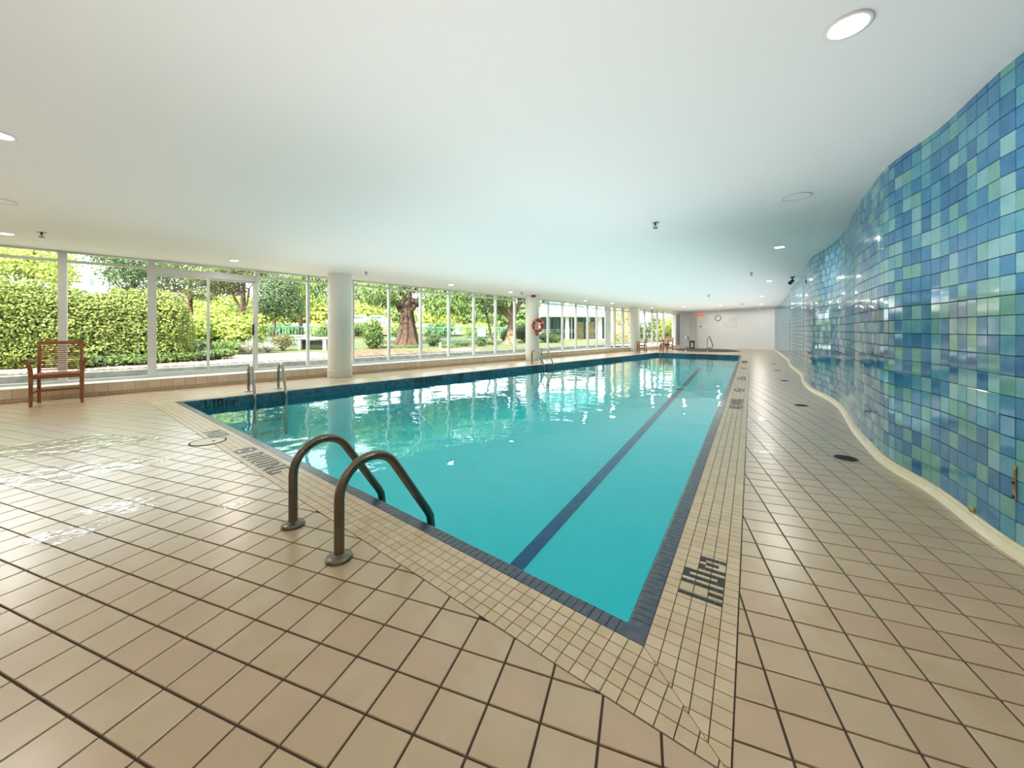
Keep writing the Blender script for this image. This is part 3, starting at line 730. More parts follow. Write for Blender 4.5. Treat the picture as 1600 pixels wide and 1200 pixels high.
# security camera
x, y = on_ceiling(1238, 436); y = 9.2; x = X_at(1238, y)
e = tag(empty('security_camera', (x, y, ceil_z(x, y))), 'small black security camera hanging where tiled wall meets ceiling', 'camera')
MB().lathe([(.05, 0), (.05, -.02), (.02, -.03)], seg=20).build('camera_base', M['dark'], e)
MB().tube([(0, 0, -.02), (0, 0, -.06), (-.03, -.02, -.09)], .014, 10).build('camera_bracket', M['dark'], e)
dr = Vector((-.75, -.6, -.35)).normalized(); st_ = Vector((0, 0, -.10)); b = MB(); b.tube([st_-dr*.02, st_+dr*.16], .04, 16); b.tube([st_+dr*.16, st_+dr*.18], .046, 16); b.build('camera_body', M['dark'], e)

# ---------------------------------------------------------------- ladders
def arc_path(run, top, rad, down_to, bend):
    """side profile of a pool grab rail in (s, z): s=0 at the deck post, growing over the water"""
    P = [(0, 0), (0, top-rad)]
    for k in range(1, 13):
        t = k/12*(pi*.78); P.append((rad-rad*cos(t), top-rad+rad*sin(t)))
    s0, z0 = P[-1]; P.append((run-.03, bend+.05))
    P += [(run-.008, bend+.01), (run, bend-.05), (run, down_to)]
    return P
def ladder(posts, inward, material, label, run=.572, top=.458, rad=.17, r=.024, hidden=-.75):
    base = Vector((*posts[0], 0)); e = tag(empty('pool_ladder', base), label, 'ladder', 'pool ladders with curved grab rails')
    iw = Vector((*inward, 0)).normalized()
    for p in posts:
        o = Vector((*p, 0))-base
        MB().tube([o+iw*s+Vector((0, 0, z)) for s, z in arc_path(run, top, rad, hidden, -.02)], r, 16).build('grab_rail', material, e)
        MB().lathe([(r, .03), (r+.012, .024), (.055, .018), (.062, .010), (.062, 0)], c=o, seg=28).build('flange', material, e)
    a, b = (Vector((*p, 0))-base for p in posts)
    for z in (-.24, -.46, -.68):
        m = MB(); c = (a+b)/2+iw*run; d = (b-a); m.rbox(c+Vector((0, 0, z)), (d.length-.04, .08, .022), .004, Matrix.Rotation(atan2(d.y, d.x), 3, 'Z')); m.build('step', M['steel'], e)
    return e
g1, g2 = ground(458, 821), ground(530, 873)
ladder([g1, g2], (nn.x, nn.y), M['bronze'], 'bronze coloured pool ladder rails closest to the viewpoint')
ladder([ground(388.5, 611.5), ground(435, 607)], (R2, -R2), M['steel'], 'steel pool ladder by the sliding door', run=.53, top=.48)
ladder([ground(831, 568.6), ground(845.5, 567.4)], (R2, -R2), M['steel'], 'steel pool ladder in front of the life ring column', run=.53, top=.48)

# far corner stair rail and hot tub rails
def pipe_rail(name, pts, r, label, cat, group=None):
    base = Vector(pts[0]); base.z = 0
    e = tag(empty(name, base), label, cat, group)
    return e
e = tag(empty('handrail', (7.34, 17.95, 0)), 'slim steel handrail sloping into the far left pool corner', 'handrail')
MB().tube([Vector(p)-Vector((7.34, 17.95, 0)) for p in ((7.34, 17.95, 0), (7.34, 17.95, .55), (7.30, 17.9, .63), (7.2, 17.75, .62), (6.95, 17.4, .36), (6.88, 17.2, .2), (6.86, 17.1, -.4))], .021, 12).build('rail', M['bronze'], e)
MB().lathe([(.02, .02), (.05, .012), (.055, 0)], seg=20).build('flange', M['steel'], e)
def spa_rail(x, y, ang, label):
    e = tag(empty('handrail', (x, y, 0), ang), label, 'handrail', 'hot tub handrails')
    MB().tube([(0, 0, 0), (0, 0, .70), (.03, 0, .77), (.10, 0, .78), (.15, 0, .74), (.35, 0, .36), (.36, 0, .28), (.32, 0, .22), (.02, 0, .20)], .022, 12).build('rail', M['steel'], e)
    MB().lathe([(.022, .06), (.034, .05), (.034, .012), (.055, .01), (.055, 0)], seg=20).build('flange', M['steel'], e)
spa_rail(9.69, 18.35, .35, 'right hand steel handrail in front of the hot tub')
spa_rail(8.95, 19.05, .35, 'left hand steel handrail in front of the hot tub')

# ---------------------------------------------------------------- hot tub
spa = tag(empty('hot_tub', (SPA[0], SPA[1], 0)), 'round sunken hot tub in the deck before the end wall', 'hot tub')
MB().lathe([(SPA_R+.02, -.005), (SPA_R+.02, .012), (SPA_R-.04, .016), (SPA_R-.10, .010), (SPA_R-.12, -.01), (SPA_R-.12, -.06)], seg=64).build('spa_coping', M['coping'], spa)
MB().lathe([(SPA_R-.12, -.03), (SPA_R-.12, -.5), (SPA_R-.55, -.5), (SPA_R-.55, -.85), (.001, -.85)], seg=64).build('spa_shell', M['basin'], spa)
sw = MB(); sw.raw([((SPA_R-.122)*cos(2*pi*k/64), (SPA_R-.122)*sin(2*pi*k/64), 0) for k in range(64)], [tuple(range(64))]); o = sw.build('hot_tub_water', M['spawater'], None, (SPA[0], SPA[1], -.045))
tag(o, 'greenish water inside the round hot tub', 'water', kind='stuff')

# ---------------------------------------------------------------- wooden armchairs
def armchair(name, label):
    e = tag(empty(name), label, 'chair', 'slatted wooden armchairs beside the windows')
    T = M['teak']
    for s in (-1, 1):
        # front leg sweeping up into a scrolled arm end; chair faces -Y locally
        b = MB(); pts = []
        prof = [(0, .0, .034), (.0, .22, .040), (-.002, .42, .046), (.004, .52, .046), (.018, .60, .044), (.045, .655, .044), (.075, .675, .034)]
        for dx, z, wdd in prof: pts.append((s*(.27+dx), -.22, z, wdd))
        vs = []
        for x, y, z, wdd in pts:
            h = wdd/2
            for ax, ay in ((-h, -.024), (h, -.024), (h, .024), (-h, .024)): vs.append((x+ax, y+ay, z))
        n = len(pts); fs = [(0, 3, 2, 1), (4*n-4, 4*n-3, 4*n-2, 4*n-1)]
        for i in range(n-1):
            for k in range(4): k2 = (k+1) % 4; fs.append((4*i+k, 4*i+k2, 4*i+4+k2, 4*i+4+k))
        b.raw(vs, fs); b.build('leg', T, e)
        b = MB()
        for (z0, z1, y0, y1) in ((0, .44, .24, .215), (.44, .90, .215, .285)):
            h = .020; vs = []
            for zz, yy in ((z0, y0), (z1, y1)):
                for ax, ay in ((-h, -.022), (h, -.022), (h, .022), (-h, .022)): vs.append((s*.235+ax, yy+ay, zz))
            b.raw(vs, [(0, 3, 2, 1), (4, 5, 6, 7), (0, 1, 5, 4), (1, 2, 6, 5), (2, 3, 7, 6), (3, 0, 4, 7)])
        b.build('leg', T, e)
        # arm rest
        b = MB(); vs = []
        for yy, zz, x_, w_ in ((-.235, .672, .325, .07), (-.1, .665, .30, .06), (.05, .645, .275, .05), (.245, .64, .25, .045)):
            for ax, az in ((-w_/2, -.014), (w_/2, -.014), (w_/2, .014), (-w_/2, .014)): vs.append((s*x_+ax, yy, zz+az))
        fs = [(0, 1, 2, 3), (12, 15, 14, 13)]
        for i in range(3):
            for k in range(4): k2 = (k+1) % 4; fs.append((4*i+k, 4*i+4+k, 4*i+4+k2, 4*i+k2))
        b.raw(vs, fs); b.build('armrest', T, e)
        MB().rbox((s*.252, 0, .42), (.026, .42, .05), .003).build('seat_rail', T, e)
        MB().rbox((s*.252, 0, .20), (.022, .42, .034), .003).build('stretcher', T, e)
    MB().rbox((0, -.225, .425), (.50, .026, .055), .003).build('seat_rail', T, e)
    MB().rbox((0, .215, .42), (.45, .026, .05), .003).build('seat_rail', T, e)
    MB().rbox((0, 0, .205), (.49, .026, .034), .003).build('stretcher', T, e)
    for k in range(8): MB().rbox((0, -.20+k*.055, .455), (.50, .042, .014), .003).build('seat_slat', T, e)
    MB().rbox((0, .287, .915), (.53, .03, .055), .005, Matrix.Rotation(-.15, 3, 'X')).build('top_rail', T, e)
    for k in range(12):
        z = .50+k*.0325; y = .215+(z-.44)*.07/.46; MB().rbox((0, y, z), (.44, .014, .015), .003, Matrix.Rotation(-.15, 3, 'X')).build('back_slat', T, e)
    return e
ch = armchair('garden_armchair', 'slatted reddish wooden armchair standing alone before the left windows')
ch.location = (-6.93, 5.66, 0); ch.rotation_euler = (0, 0, pi/4+.02); ch.scale = (.9, .95, 1)
c2 = copy_tree(ch); c2.location = (6.62, 18.85, 0); c2.rotation_euler = (0, 0, -pi/2-.1); c2.scale = (.78, .78, .74); c2['label'] = 'far wooden armchair half hidden by the third column'
c3 = copy_tree(ch); c3.location = (8.42, 20.1, 0); c3.rotation_euler = (0, 0, -1.2); c3.scale = (.85, .85, .72); c3['label'] = 'far wooden armchair with a bare chested person sitting in it'

# ---------------------------------------------------------------- seated person
def person(loc, rz):
    e = tag(empty('person', loc, rz), 'bare chested person with brown hair seated in the far wooden chair', 'person')
    # local: faces -Y, seat at z .33
    V = []; Ed = []; Rr = []
    def add(p, r, par=None):
        V.append(p); Rr.append(r); i = len(V)-1
        if par is not None: Ed.append((par, i))
        return i
    pel = add((0, .05, .42), .125); wa = add((0, .07, .56), .115, pel); chs = add((0, .09, .74), .14, wa); nb = add((0, .08, .86), .07, chs); hd0 = add((0, .05, .95), .055, nb)
    h1 = add((0, .03, 1.0), .085, hd0); h2 = add((0, .03, 1.09), .075, h1)
    for s in (-1, 1):
        sh = add((s*.17, .09, .80), .055, chs); el = add((s*.27, -.02, .60), .042, sh) if s > 0 else add((-.30, .0, .62), .042, sh)
        wr_ = add((s*.27, -.22, .52), .028, el) if s > 0 else add((-.42, -.18, .56), .028, el)
        pm = add((V[wr_][0]+(.0 if s > 0 else -.03), V[wr_][1]-.07, V[wr_][2]-.01), .03, wr_)
        for q in range(5):
            off = (q-2)*.016; ln = (.05, .075, .08, .075, .06)[q]
            if q == 0: f0 = add((V[pm][0]-s*.04, V[pm][1]+.01, V[pm][2]), .010, pm); add((V[f0][0]-s*.015, V[f0][1]-.035, V[f0][2]-.01), .008, f0)
            else: f0 = add((V[pm][0]+off, V[pm][1]-.04, V[pm][2]-.004), .010, pm); add((V[f0][0], V[f0][1]-ln*.6, V[f0][2]-.02), .008, f0)
        hp = add((s*.09, .0, .41), .09, pel); kn = add((s*.13, -.40, .44), .06, hp); an = add((s*.13, -.44, .09), .038, kn); to = add((s*.14, -.58, .035), .03, an)
    me = bpy.data.meshes.new('body'); me.from_pydata(V, Ed, []); o = bpy.data.objects.new('body', me); COL.objects.link(o); o.parent = e
    sk = o.modifiers.new('skin', 'SKIN'); me.skin_vertices if False else None
    lay = me.skin_vertices[0] if len(me.skin_vertices) else None
    if lay is None:
        bm = bmesh.new(); bm.from_mesh(me); bm.verts.layers.skin.verify(); bm.to_mesh(me); bm.free(); lay = me.skin_vertices[0]
    for i, r in enumerate(Rr): lay.data[i].radius = (r, r); lay.data[i].use_root = (i == 0)
    sub = o.modifiers.new('sub', 'SUBSURF'); sub.levels = 1; sub.render_levels = 1
    me.materials.append(M['skin'])
    MB().lathe([(.002, .085), (.06, .07), (.088, .02), (.09, -.03), (.07, -.07)], c=(0, .045, 1.07), seg=20).build('hair', M['hair'], e)
    f = MB(); f.lathe([(.001, .012), (.010, .004), (.012, -.012), (.004, -.02)], c=(0, -.055, 1.02), seg=8); f.build('nose', M['skin'], e)
    for s in (-1, 1): MB().lathe([(.001, .008), (.009, 0), (.001, -.008)], c=(s*.03, -.048, 1.045), seg=8).build('eye', M['dark'], e)
    MB().box((0, -.05, .985), (.04, .01, .008)).build('mouth', M['red'] if False else M['hair'], e)
    for s in (-1, 1): MB().lathe([(.001, .03), (.018, .0), (.001, -.03)], c=(s*.085, .03, 1.03), seg=8).build('ear', M['skin'], e)
    b = MB(); b.tube([(0, .07, .50), (0, .05, .42), (0, .03, .36)], .16, 16, radii=[.135, .155, .14])
    for s in (-1, 1): b.tube([(s*.08, .03, .42), (s*.10, -.12, .43), (s*.115, -.28, .44)], .1, 14, radii=[.11, .10, .085])
    b.build('swim_shorts', M['shorts'], e)
    return e
pp = person((8.38, 20.07, -.02), -1.2); pp.scale = (.86, .86, .80)

# ---------------------------------------------------------------- life ring, signs, wall fittings
lx, ly = .754, 13.7
dirn = Vector((.55, -1, 0)).normalized(); base = Vector((lx, ly, 0))+dirn*.36
e = tag(empty('life_ring', (base.x, base.y, 1.27), atan2(dirn.y, dirn.x)+pi/2), 'orange red life ring hanging on the second column', 'life ring')
b = MB(); R_, r_ = .205, .062; pts = []
vs = []; fs = []; A_, B_ = 48, 14
for i in range(A_):
    a = 2*pi*i/A_
    for k in range(B_):
        t = 2*pi*k/B_; rr = R_+r_*cos(t); vs.append((rr*cos(a), r_*.8*sin(t), rr*sin(a)))
for i in range(A_):
    for k in range(B_): fs.append((i*B_+k, ((i+1) % A_)*B_+k, ((i+1) % A_)*B_+(k+1) % B_, i*B_+(k+1) % B_))
b.raw(vs, fs, 0, True); b.build('ring', M['red'], e)
for a in (.5, 2.3, 3.9, 5.4):
    MB().tube([((R_+.07*cos(t))*cos(a), .058*sin(t)*1.05, (R_+.07*cos(t))*sin(a)) for t in [2*pi*k/16 for k in range(17)]], .012, 8).build('strap', M['rope'], e)
MB().tube([(.27*cos(a), -.05-.01*sin(3*a), .27*sin(a)+.01*cos(5*a)) for a in [1.2+k*.2 for k in range(18)]], .008, 8).build('grab_line', M['rope'], e)
MB().tube([(-.11, -.055, .13), (-.04, -.07, .02), (-.03, -.08, -.05), (.01, -.075, -.11), (-.06, -.06, -.17)], .014, 8).build('rope_tail', M['rope'], e)
b = MB(); b.raw([(-.15, .02, -.19), (.15, .02, -.19), (0, .02, -.38), (-.15, .055, -.19), (.15, .055, -.19), (0, .055, -.38)], [(0, 1, 2), (5, 4, 3), (0, 3, 4, 1), (1, 4, 5, 2), (2, 5, 3, 0)]); b.build('holder', M['red'], e)
MB().box((0, .09, .12), (.05, .07, .12)).build('wall_hook', M['steel'], e)
d2 = Vector((-.02, -1, 0)).normalized(); p = Vector((lx, ly, 0))+d2*.27
sg = tag(empty('column_sign', (p.x+.03, p.y, 2.345)), 'small dark red sign high on the second column', 'sign')
MB().rbox((0, 0, 0), (.17, .02, .10), .004).build('sign_plate', M['red'], sg)
MB().box((0, -.0112, .0), (.12, .003, .045)).build('sign_print', M['dark'], sg)
# end wall: local frame along the wall
wa, wb = Vector((11.25, 22.45, 0)), Vector((14.9, 19.75, 0)); wd_ = (wb-wa).normalized(); wn = Vector((wd_.y, -wd_.x, 0)); wn = wn if wn.y < 0 else -wn; wang = atan2(wd_.y, wd_.x)
def on_wall(px, py, off=.02):
    k = (px-800)/F; t = (k*wa.y-wa.x)/(wd_.x-k*wd_.y); p = wa+wd_*t; return Vector((p.x+wn.x*off, p.y+wn.y*off, H-(py-HZ)*p.y/F))
p = on_wall(1122, 497); e = tag(empty('wall_clock', p, wang), 'round wall clock with grey rim on the end wall', 'clock')
mxc = Matrix.Rotation(pi/2, 3, 'X')
MB().lathe([(.17, -.02), (.175, .02), (.15, .03), (.135, .015)], seg=40, mx=mxc).build('clock_rim', M['steel'], e)
d = MB(); d.lathe([(.001, .012), (.138, .012)], seg=40, mx=mxc); d.build('clock_face', M['signwhite'], e)
for k in range(12): a = k*pi/6; MB().box((.115*sin(a), -.014, .115*cos(a)), (.008, .004, .022), Matrix.Rotation(a, 3, 'Y')).build('hour_mark', M['dark'], e)
MB().box((.03, -.017, .02), (.07, .004, .010), Matrix.Rotation(-.6, 3, 'Y')).build('hour_hand', M['dark'], e)
MB().box((-.02, -.019, .04), (.008, .004, .10), Matrix.Rotation(-.3, 3, 'Y')).build('minute_hand', M['dark'], e)
p = on_wall(1095.5, 492.5); e = tag(empty('exit_sign', p, wang), 'glowing orange exit sign on the end wall', 'sign')
MB().rbox((0, 0, 0), (.36, .05, .20), .008).build('sign_box', M['exit'], e)
lettering('EXIT', (-.13, -.027, -.06), (1, 0, 0), (0, 0, 1), (0, -1, 0), .02, .02, 'exit_lettering', e, 'red lettering EXIT', M['red'])
for px, py, w_, h_, cols, rows, l in ((1133, 507, .27, .36, 4, 5, 'small white notice board with a grid of dots on the end wall'), (1145, 505, .42, .58, 5, 6, 'larger white notice panel with rows of print on the end wall'), (1101.5, 510, .22, .26, 0, 0, 'plain white card on the end wall below the exit sign')):
    p = on_wall(px, py, .012); e = tag(empty('notice_board', p, wang), l, 'notice')
    MB().rbox((0, 0, 0), (w_, .014, h_), .003).build('board', M['signwhite'], e)
    if cols:
        b = MB()
        for i in range(cols):
            for j in range(rows): b.box(((i+.5)/cols*w_-w_/2, -.009, (j+.5)/rows*h_-h_/2), (w_/cols*.55, .003, h_/rows*.4))
        b.build('print', M['signgrey'], e)
p = on_wall(1095, 510); e = tag(empty('wall_switch', p, wang), 'small grey switch on the end wall below the exit sign', 'switch')
MB().rbox((0, 0, 0), (.07, .02, .11), .004).build('switch_plate', M['signgrey'], e); MB().rbox((0, -.014, 0), (.025, .012, .05), .003).build('rocker', M['dark'], e)
# black bin in the recess and dark blind strip
x, y = 10.75, 22.1; e = tag(empty('waste_bin', (x, y, 0)), 'small black and white bin in the recess behind the hot tub', 'bin')
MB().lathe([(.13, 0), (.15, .38), (.16, .40), (.145, .40), (.12, .02)], seg=24).build('bin_body', M['dark'], e)
MB().lathe([(.158, .40), (.16, .44), (.05, .47), (.001, .47)], seg=24).build('bin_lid', M['dark'], e)
MB().rbox((-.06, -.135, .2), (.12, .02, .26), .004).build('bin_label', M['signwhite'], e)
p0 = Vector((9.86, 22.05, 0)); e = tag(empty('vertical_blind', p0, fang), 'stacked grey vertical blind beside the last window', 'blind')
for k in range(5): MB().rbox((-.02+k*.045, 0, 1.06), (.012, .09, 1.95), .002, Matrix.Rotation(.5, 3, 'Z')).build('blind_slat', M['signgrey'], e)
MB().rbox((.07, 0, 2.06), (.26, .05, .05), .004).build('blind_rail', M['frame'], e)
# floor drains
drains = [((1321.5, 716), 'black round floor drain closest along the tiled wall'), ((1252, 633.5), 'second black floor drain along the tiled wall'), ((1226, 595), 'third floor drain along the tiled wall'), ((1215, 579), 'fourth floor drain along the tiled wall'), ((1208.8, 568.5), 'farthest floor drain near the tiled wall end')]
for (q, l) in drains:
    x, y = ground(*q); e = tag(empty('floor_drain', (x, y, 0)), l, 'drain', 'black floor drains along the tiled wall')
    MB().lathe([(.085, 0), (.084, .004), (.074, .005), (.072, .002)], seg=32).build('drain_rim', M['black'], e)
    b = MB(); b.lathe([(.073, .0015), (.001, .0015)], seg=32)
    for k in range(-3, 4): b.box((0, k*.02, .0035), (2*sqrt(.073**2-(k*.02)**2)-.004, .009, .003))
    b.build('grate', M['dark'], e)
x, y = ground(325, 690); e = tag(empty('floor_hatch', (x, y, 0)), 'round plastic skimmer lid in the deck beside the near pool corner', 'lid')
MB().lathe([(.15, 0), (.149, .004), (.138, .005), (.136, .003)], seg=40).build('lid_rim', M['grout'], e)
MB().lathe([(.137, .003), (.001, .003)], seg=40).build('lid_disc', M['mos_b'], e); MB().lathe([(.012, .003), (.012, .006), (.001, .006)], c=(.04, .02, 0), seg=12).build('lid_screw', M['dark'], e)
# bracket and rust spot on the tiled wall
def on_curve(px):
    best = None
    for a, b in zip(WALL, WALL[1:]):
        pa = 800+F*a[0]/a[1] if a[1] > .3 else 1e9; pb = 800+F*b[0]/b[1] if b[1] > .3 else 1e9
        if (pa-px)*(pb-px) <= 0 and a[1] > 1: t = (px-pa)/(pb-pa); return Vector((a[0]+(b[0]-a[0])*t, a[1]+(b[1]-a[1])*t, 0)), atan2(b[1]-a[1], b[0]-a[0])
p, a = on_curve(1590); p.z = H-(755-HZ)*p.y/F
e = tag(empty('wall_bracket', p+Vector((-sin(a), cos(a), 0))*.006, a), 'rusty cream metal strip screwed upright to the tiled wall', 'bracket')
MB().rbox((0, .004, 0), (.014, .008, .17), .003).build('strip', M['rust'], e)
for z in (-.07, .0): MB().lathe([(.008, 0), (.007, .006), (.001, .008)], c=(0, .008, z), seg=10, mx=Matrix.Rotation(-pi/2, 3, 'X')).build('screw', M['dark'], e)
p, a = on_curve(1524); e = tag(empty('wall_nozzle', (p.x-.01, p.y, .075), a), 'small brown pipe stub low on the tiled wall', 'pipe')
MB().lathe([(.014, 0), (.016, .014), (.010, .016), (.008, .004)], mx=Matrix.Rotation(-pi/2, 3, 'X'), seg=16).build('stub', M['rust'], e)

# ================================================================ garden beyond the windows
def gz(x, y):
    """garden ground height"""
    d = (VW-(x-y)*R2)                      # metres outside the window plane
    return .28+max(0, min(d, 14))*.022
m = MB(); pts = []
NU, NV = 40, 24
for i in range(NU+1):
    for j in range(NV+1):
        u = -14+56*i/NU; d = .32+(j/NV)**1.6*60; x, y = uv(u, VW-d); pts.append((x, y, gz(x, y)+random.uniform(-.01, .01)))
fs = []; mi = []
for i in range(NU):
    for j in range(NV):
        fs.append(((i*(NV+1)+j, (i+1)*(NV+1)+j, (i+1)*(NV+1)+j+1, i*(NV+1)+j+1), (2 if 3.8 < -14+56*(i+.5)/NU < 7.6 else 0) if j < (1 if -14+56*(i+.5)/NU > 7.6 else 4) else 1))
m.v = pts
for f, k in fs: m.f.append(f[::-1]); m.mi.append(k); m.sm.append(True)
gd = m.build('ground', [M['gravel_bed'], M['lawn'], M['bark_chips']])
if gd.data.polygons[0].normal.z < 0: gd.data.flip_normals()
tag(gd, 'garden ground of pale gravel and lawn outside the windows', 'ground', kind='structure')
k = MB(); mid = uv((U0+U1)/2, VW-.22); k.rbox((mid[0], mid[1], .16), (U1-U0+.4, .2, .40), .01, Matrix.Rotation(pi/4, 3, 'Z'))
tag(k.build('garden_kerb', M['concrete']), 'stained grey concrete kerb just outside the window frames', 'kerb')

def leaves(blobs, n, size, sets, name='foliage', parent=None, droop=0.0, aspect=1.6, hollow=.55, seed=1, stuff=True, jitter=.12, curl=.25):
    """many small folded leaves filling ellipsoid blobs (cx,cy,cz,rx,ry,rz)"""
    rnd = random.Random(seed); mb = MB(); vol = [b[3]*b[5]+b[4]*b[5]+b[3]*b[4] for b in blobs]; tot = sum(vol)
    for b, v in zip(blobs, vol):
        for _ in range(max(8, int(n*v/tot))):
            z = rnd.uniform(-1, 1); a = rnd.uniform(0, 2*pi); q = sqrt(1-z*z); r = hollow+(1-hollow)*rnd.random()**.5
            r *= 1+rnd.gauss(0, jitter)
            d = Vector((q*cos(a), q*sin(a), z)); p = Vector((b[0]+d.x*b[3]*r, b[1]+d.y*b[4]*r, b[2]+d.z*b[5]*r))
            nrm = (d+Vector((rnd.gauss(0, .55), rnd.gauss(0, .55), rnd.gauss(.25, .5)))).normalized()
            t = nrm.cross(Vector((rnd.gauss(0, 1), rnd.gauss(0, 1), rnd.gauss(0, 1)))).normalized()
            if droop: t = (t*(1-droop)+Vector((rnd.gauss(0, .25), rnd.gauss(0, .25), -1))*droop).normalized(); nrm = t.cross(nrm.cross(t)).normalized() if nrm.cross(t).length > .05 else nrm
            s = nrm.cross(t).normalized(); L0 = size*rnd.uniform(.7, 1.35); W0 = L0/aspect
            c = p+nrm*L0*curl*.3
            mi = rnd.choice((0, 0, 1, 1, 2))
            mb.raw([p-t*L0*.5, c-s*W0*.5, p+t*L0*.5, c+s*W0*.5], [(0, 1, 2), (0, 2, 3)], mi)
    o = mb.build(name, sets, parent)
    if stuff: o['kind'] = 'stuff'
    return o
def trunk_path(mb, pts, radii, seg=12):
    mb.tube(pts, .1, seg, radii=radii)
def limb(a, b, n=6, wob=.06, rnd=random):
    a, b = Vector(a), Vector(b); out = []
    for i in range(n+1):
        t = i/n; p = a.lerp(b, t)
        if 0 < i < n: p += Vector((rnd.uniform(-wob, wob), rnd.uniform(-wob, wob), rnd.uniform(-wob, wob)))*(b-a).length*.5
        out.append(p)
    return out
def P(px, Y, py=None):
    """a point in the garden: along the view ray of a column at depth Y, height from the row"""
    return (X_at(px, Y), Y, (H-(py-HZ)*Y/F) if py is not None else gz(X_at(px, Y), Y))
def shrub(name, label, cat, px, Y, half_w, top_py, sets, n=1500, size=.07, group=None, seed=1, blobs=7, stem=True, aspect=1.6, bottom=None):
    x, y, z0 = P(px, Y); zt = P(px, Y, top_py)[2]; hh = zt-z0
    e = tag(empty(name, (x, y, z0)), label, cat, group); rnd = random.Random(seed); bl = []
    for k in range(blobs):
        a = rnd.uniform(0, 2*pi); rr = rnd.uniform(0, .55)*half_w; rz = rnd.uniform(.28, .42)*hh
        bl.append((rr*cos(a), rr*sin(a), rnd.uniform(rz*.9, hh-rz), rnd.uniform(.45, .62)*half_w, rnd.uniform(.45, .62)*half_w, rz))
    bl.append((0, 0, hh*.62, half_w*.6, half_w*.6, hh*.38))
    leaves(bl, n, size, sets, parent=e, seed=seed, aspect=aspect)
    if stem:
        b = MB()
        for k in range(4):
            a = k*1.7; b.tube([(0, 0, -.03), (cos(a)*.1, sin(a)*.1, hh*.35), (cos(a)*half_w*.4, sin(a)*half_w*.4, hh*.7)], .015, 6, radii=[.022, .016, .008])
        b.build('stem', M['trunk'], e)
    return e
def tree(name, label, px, Y, top_py, trunk_r, crown, sets, n, size, bark='trunk', group=None, seed=1, lean=(0, 0), branches=4, droop=0, aspect=1.8, trunk_top=None, hollow=.35, flare=1.8, base_py=None):
    """crown: list of (px, depth offset, py, half width m, half height m)"""
    x, y, z0 = P(px, Y)
    if base_py: z0 = P(px, Y, base_py)[2]
    e = tag(empty(name, (x, y, z0)), label, 'tree', group); rnd = random.Random(seed)
    cb = []
    for cpx, dy, cpy, hw, hh in crown:
        q = P(cpx, Y+dy, cpy); cb.append((q[0]-x, q[1]-y, q[2]-z0, hw, hw, hh))
    zt = (P(px, Y, trunk_top)[2]-z0) if trunk_top else max(b[2] for b in cb)
    b = MB(); n_ = 9; pts = []; rad = []
    for i in range(n_+1):
        t = i/n_; pts.append((lean[0]*t+rnd.uniform(-.03, .03)*(0 < i < n_), lean[1]*t, -.08+(zt+.08)*t)); rad.append(trunk_r*(1-.55*t)*(1+(flare-1)*max(0, 1-t*6)))
    b.tube(pts, .1, 14, radii=rad); b.build('trunk', M[bark], e)
    for i in range(branches):
        c = cb[i % len(cb)]; t = rnd.uniform(.45, .85); st_ = Vector(pts[int(t*n_)]); en = Vector(c[:3])+Vector((rnd.uniform(-.3, .3)*c[3], rnd.uniform(-.3, .3)*c[3], 0))
        L_p = limb(st_, en, 5, .12, rnd); b = MB(); b.tube(L_p, .1, 8, radii=[trunk_r*.42*(1-.8*k/5) for k in range(6)]); b.build('branch', M[bark], e)
    leaves(cb, n, size, sets, parent=e, seed=seed+50, droop=droop, aspect=aspect, hollow=hollow)
    return e

# clipped cedar hedge: a row of columns
hd = [(-1700, 20, 1), (-1150, 180, 1), (-800, 275, 1), (-560, 335, 1), (-400, 372, 1), (-270, 404, 1), (-175, 433, 1), (-95, 432, 1), (-45, 434, 1), (3, 437, 1), (48, 440, 1), (88, 446, 1), (122, 452, 1), (156, 458, 0), (184, 452, 1), (211, 454, 1), (237, 453, 1), (262, 457, 1)]
places = ['seventh beyond the left picture edge', 'sixth beyond the left picture edge', 'fifth beyond the left picture edge', 'fourth beyond the left picture edge', 'third beyond the left picture edge', 'second beyond the left picture edge', 'hidden from the windows beyond the frame edge', 'left of the lone wooden armchair', 'far left behind the armchair', 'at the left picture edge', 'directly behind the armchair', 'behind the widest window mullion',
          'just right of the widest mullion', 'lower with a gap beside it', 'left of the middle of the second big window', 'in the middle of the second big window', 'behind the door side mullion', 'last one before the yellow shrubs']
for k, (px, py, _) in enumerate(hd):
    t = (px-800)/F; Y = 17.5/(1-t); x = t*Y; z0 = gz(x, Y); zt = H-(py-HZ)*Y/F; hh = min(zt-z0, 2.0)
    e = tag(empty('hedge_cedar', (x, Y, z0)), 'clipped green cedar of the hedge, '+places[k], 'hedge', 'clipped cedar hedge')
    bl = [(0, 0, hh*.18, .42, .42, hh*.26), (0, 0, hh*.45, .42, .42, hh*.3), (.02, 0, hh*.70, .38, .38, hh*.27), (0, 0, hh*.86, .20, .20, hh*.17), (-.22, -.22, hh*.4, .22, .22, hh*.4), (.22, .22, hh*.4, .22, .22, hh*.4)]
    leaves(bl, 9000 if px > -120 else 3500, .055 if px > -120 else .085, LF['hedge'], parent=e, seed=100+k, aspect=1.5, hollow=.72, jitter=.07, droop=.0)
    b = MB(); b.tube([(0, 0, -.05), (0, 0, hh*.8)], .04, 8); b.build('trunk', M['trunk'], e)

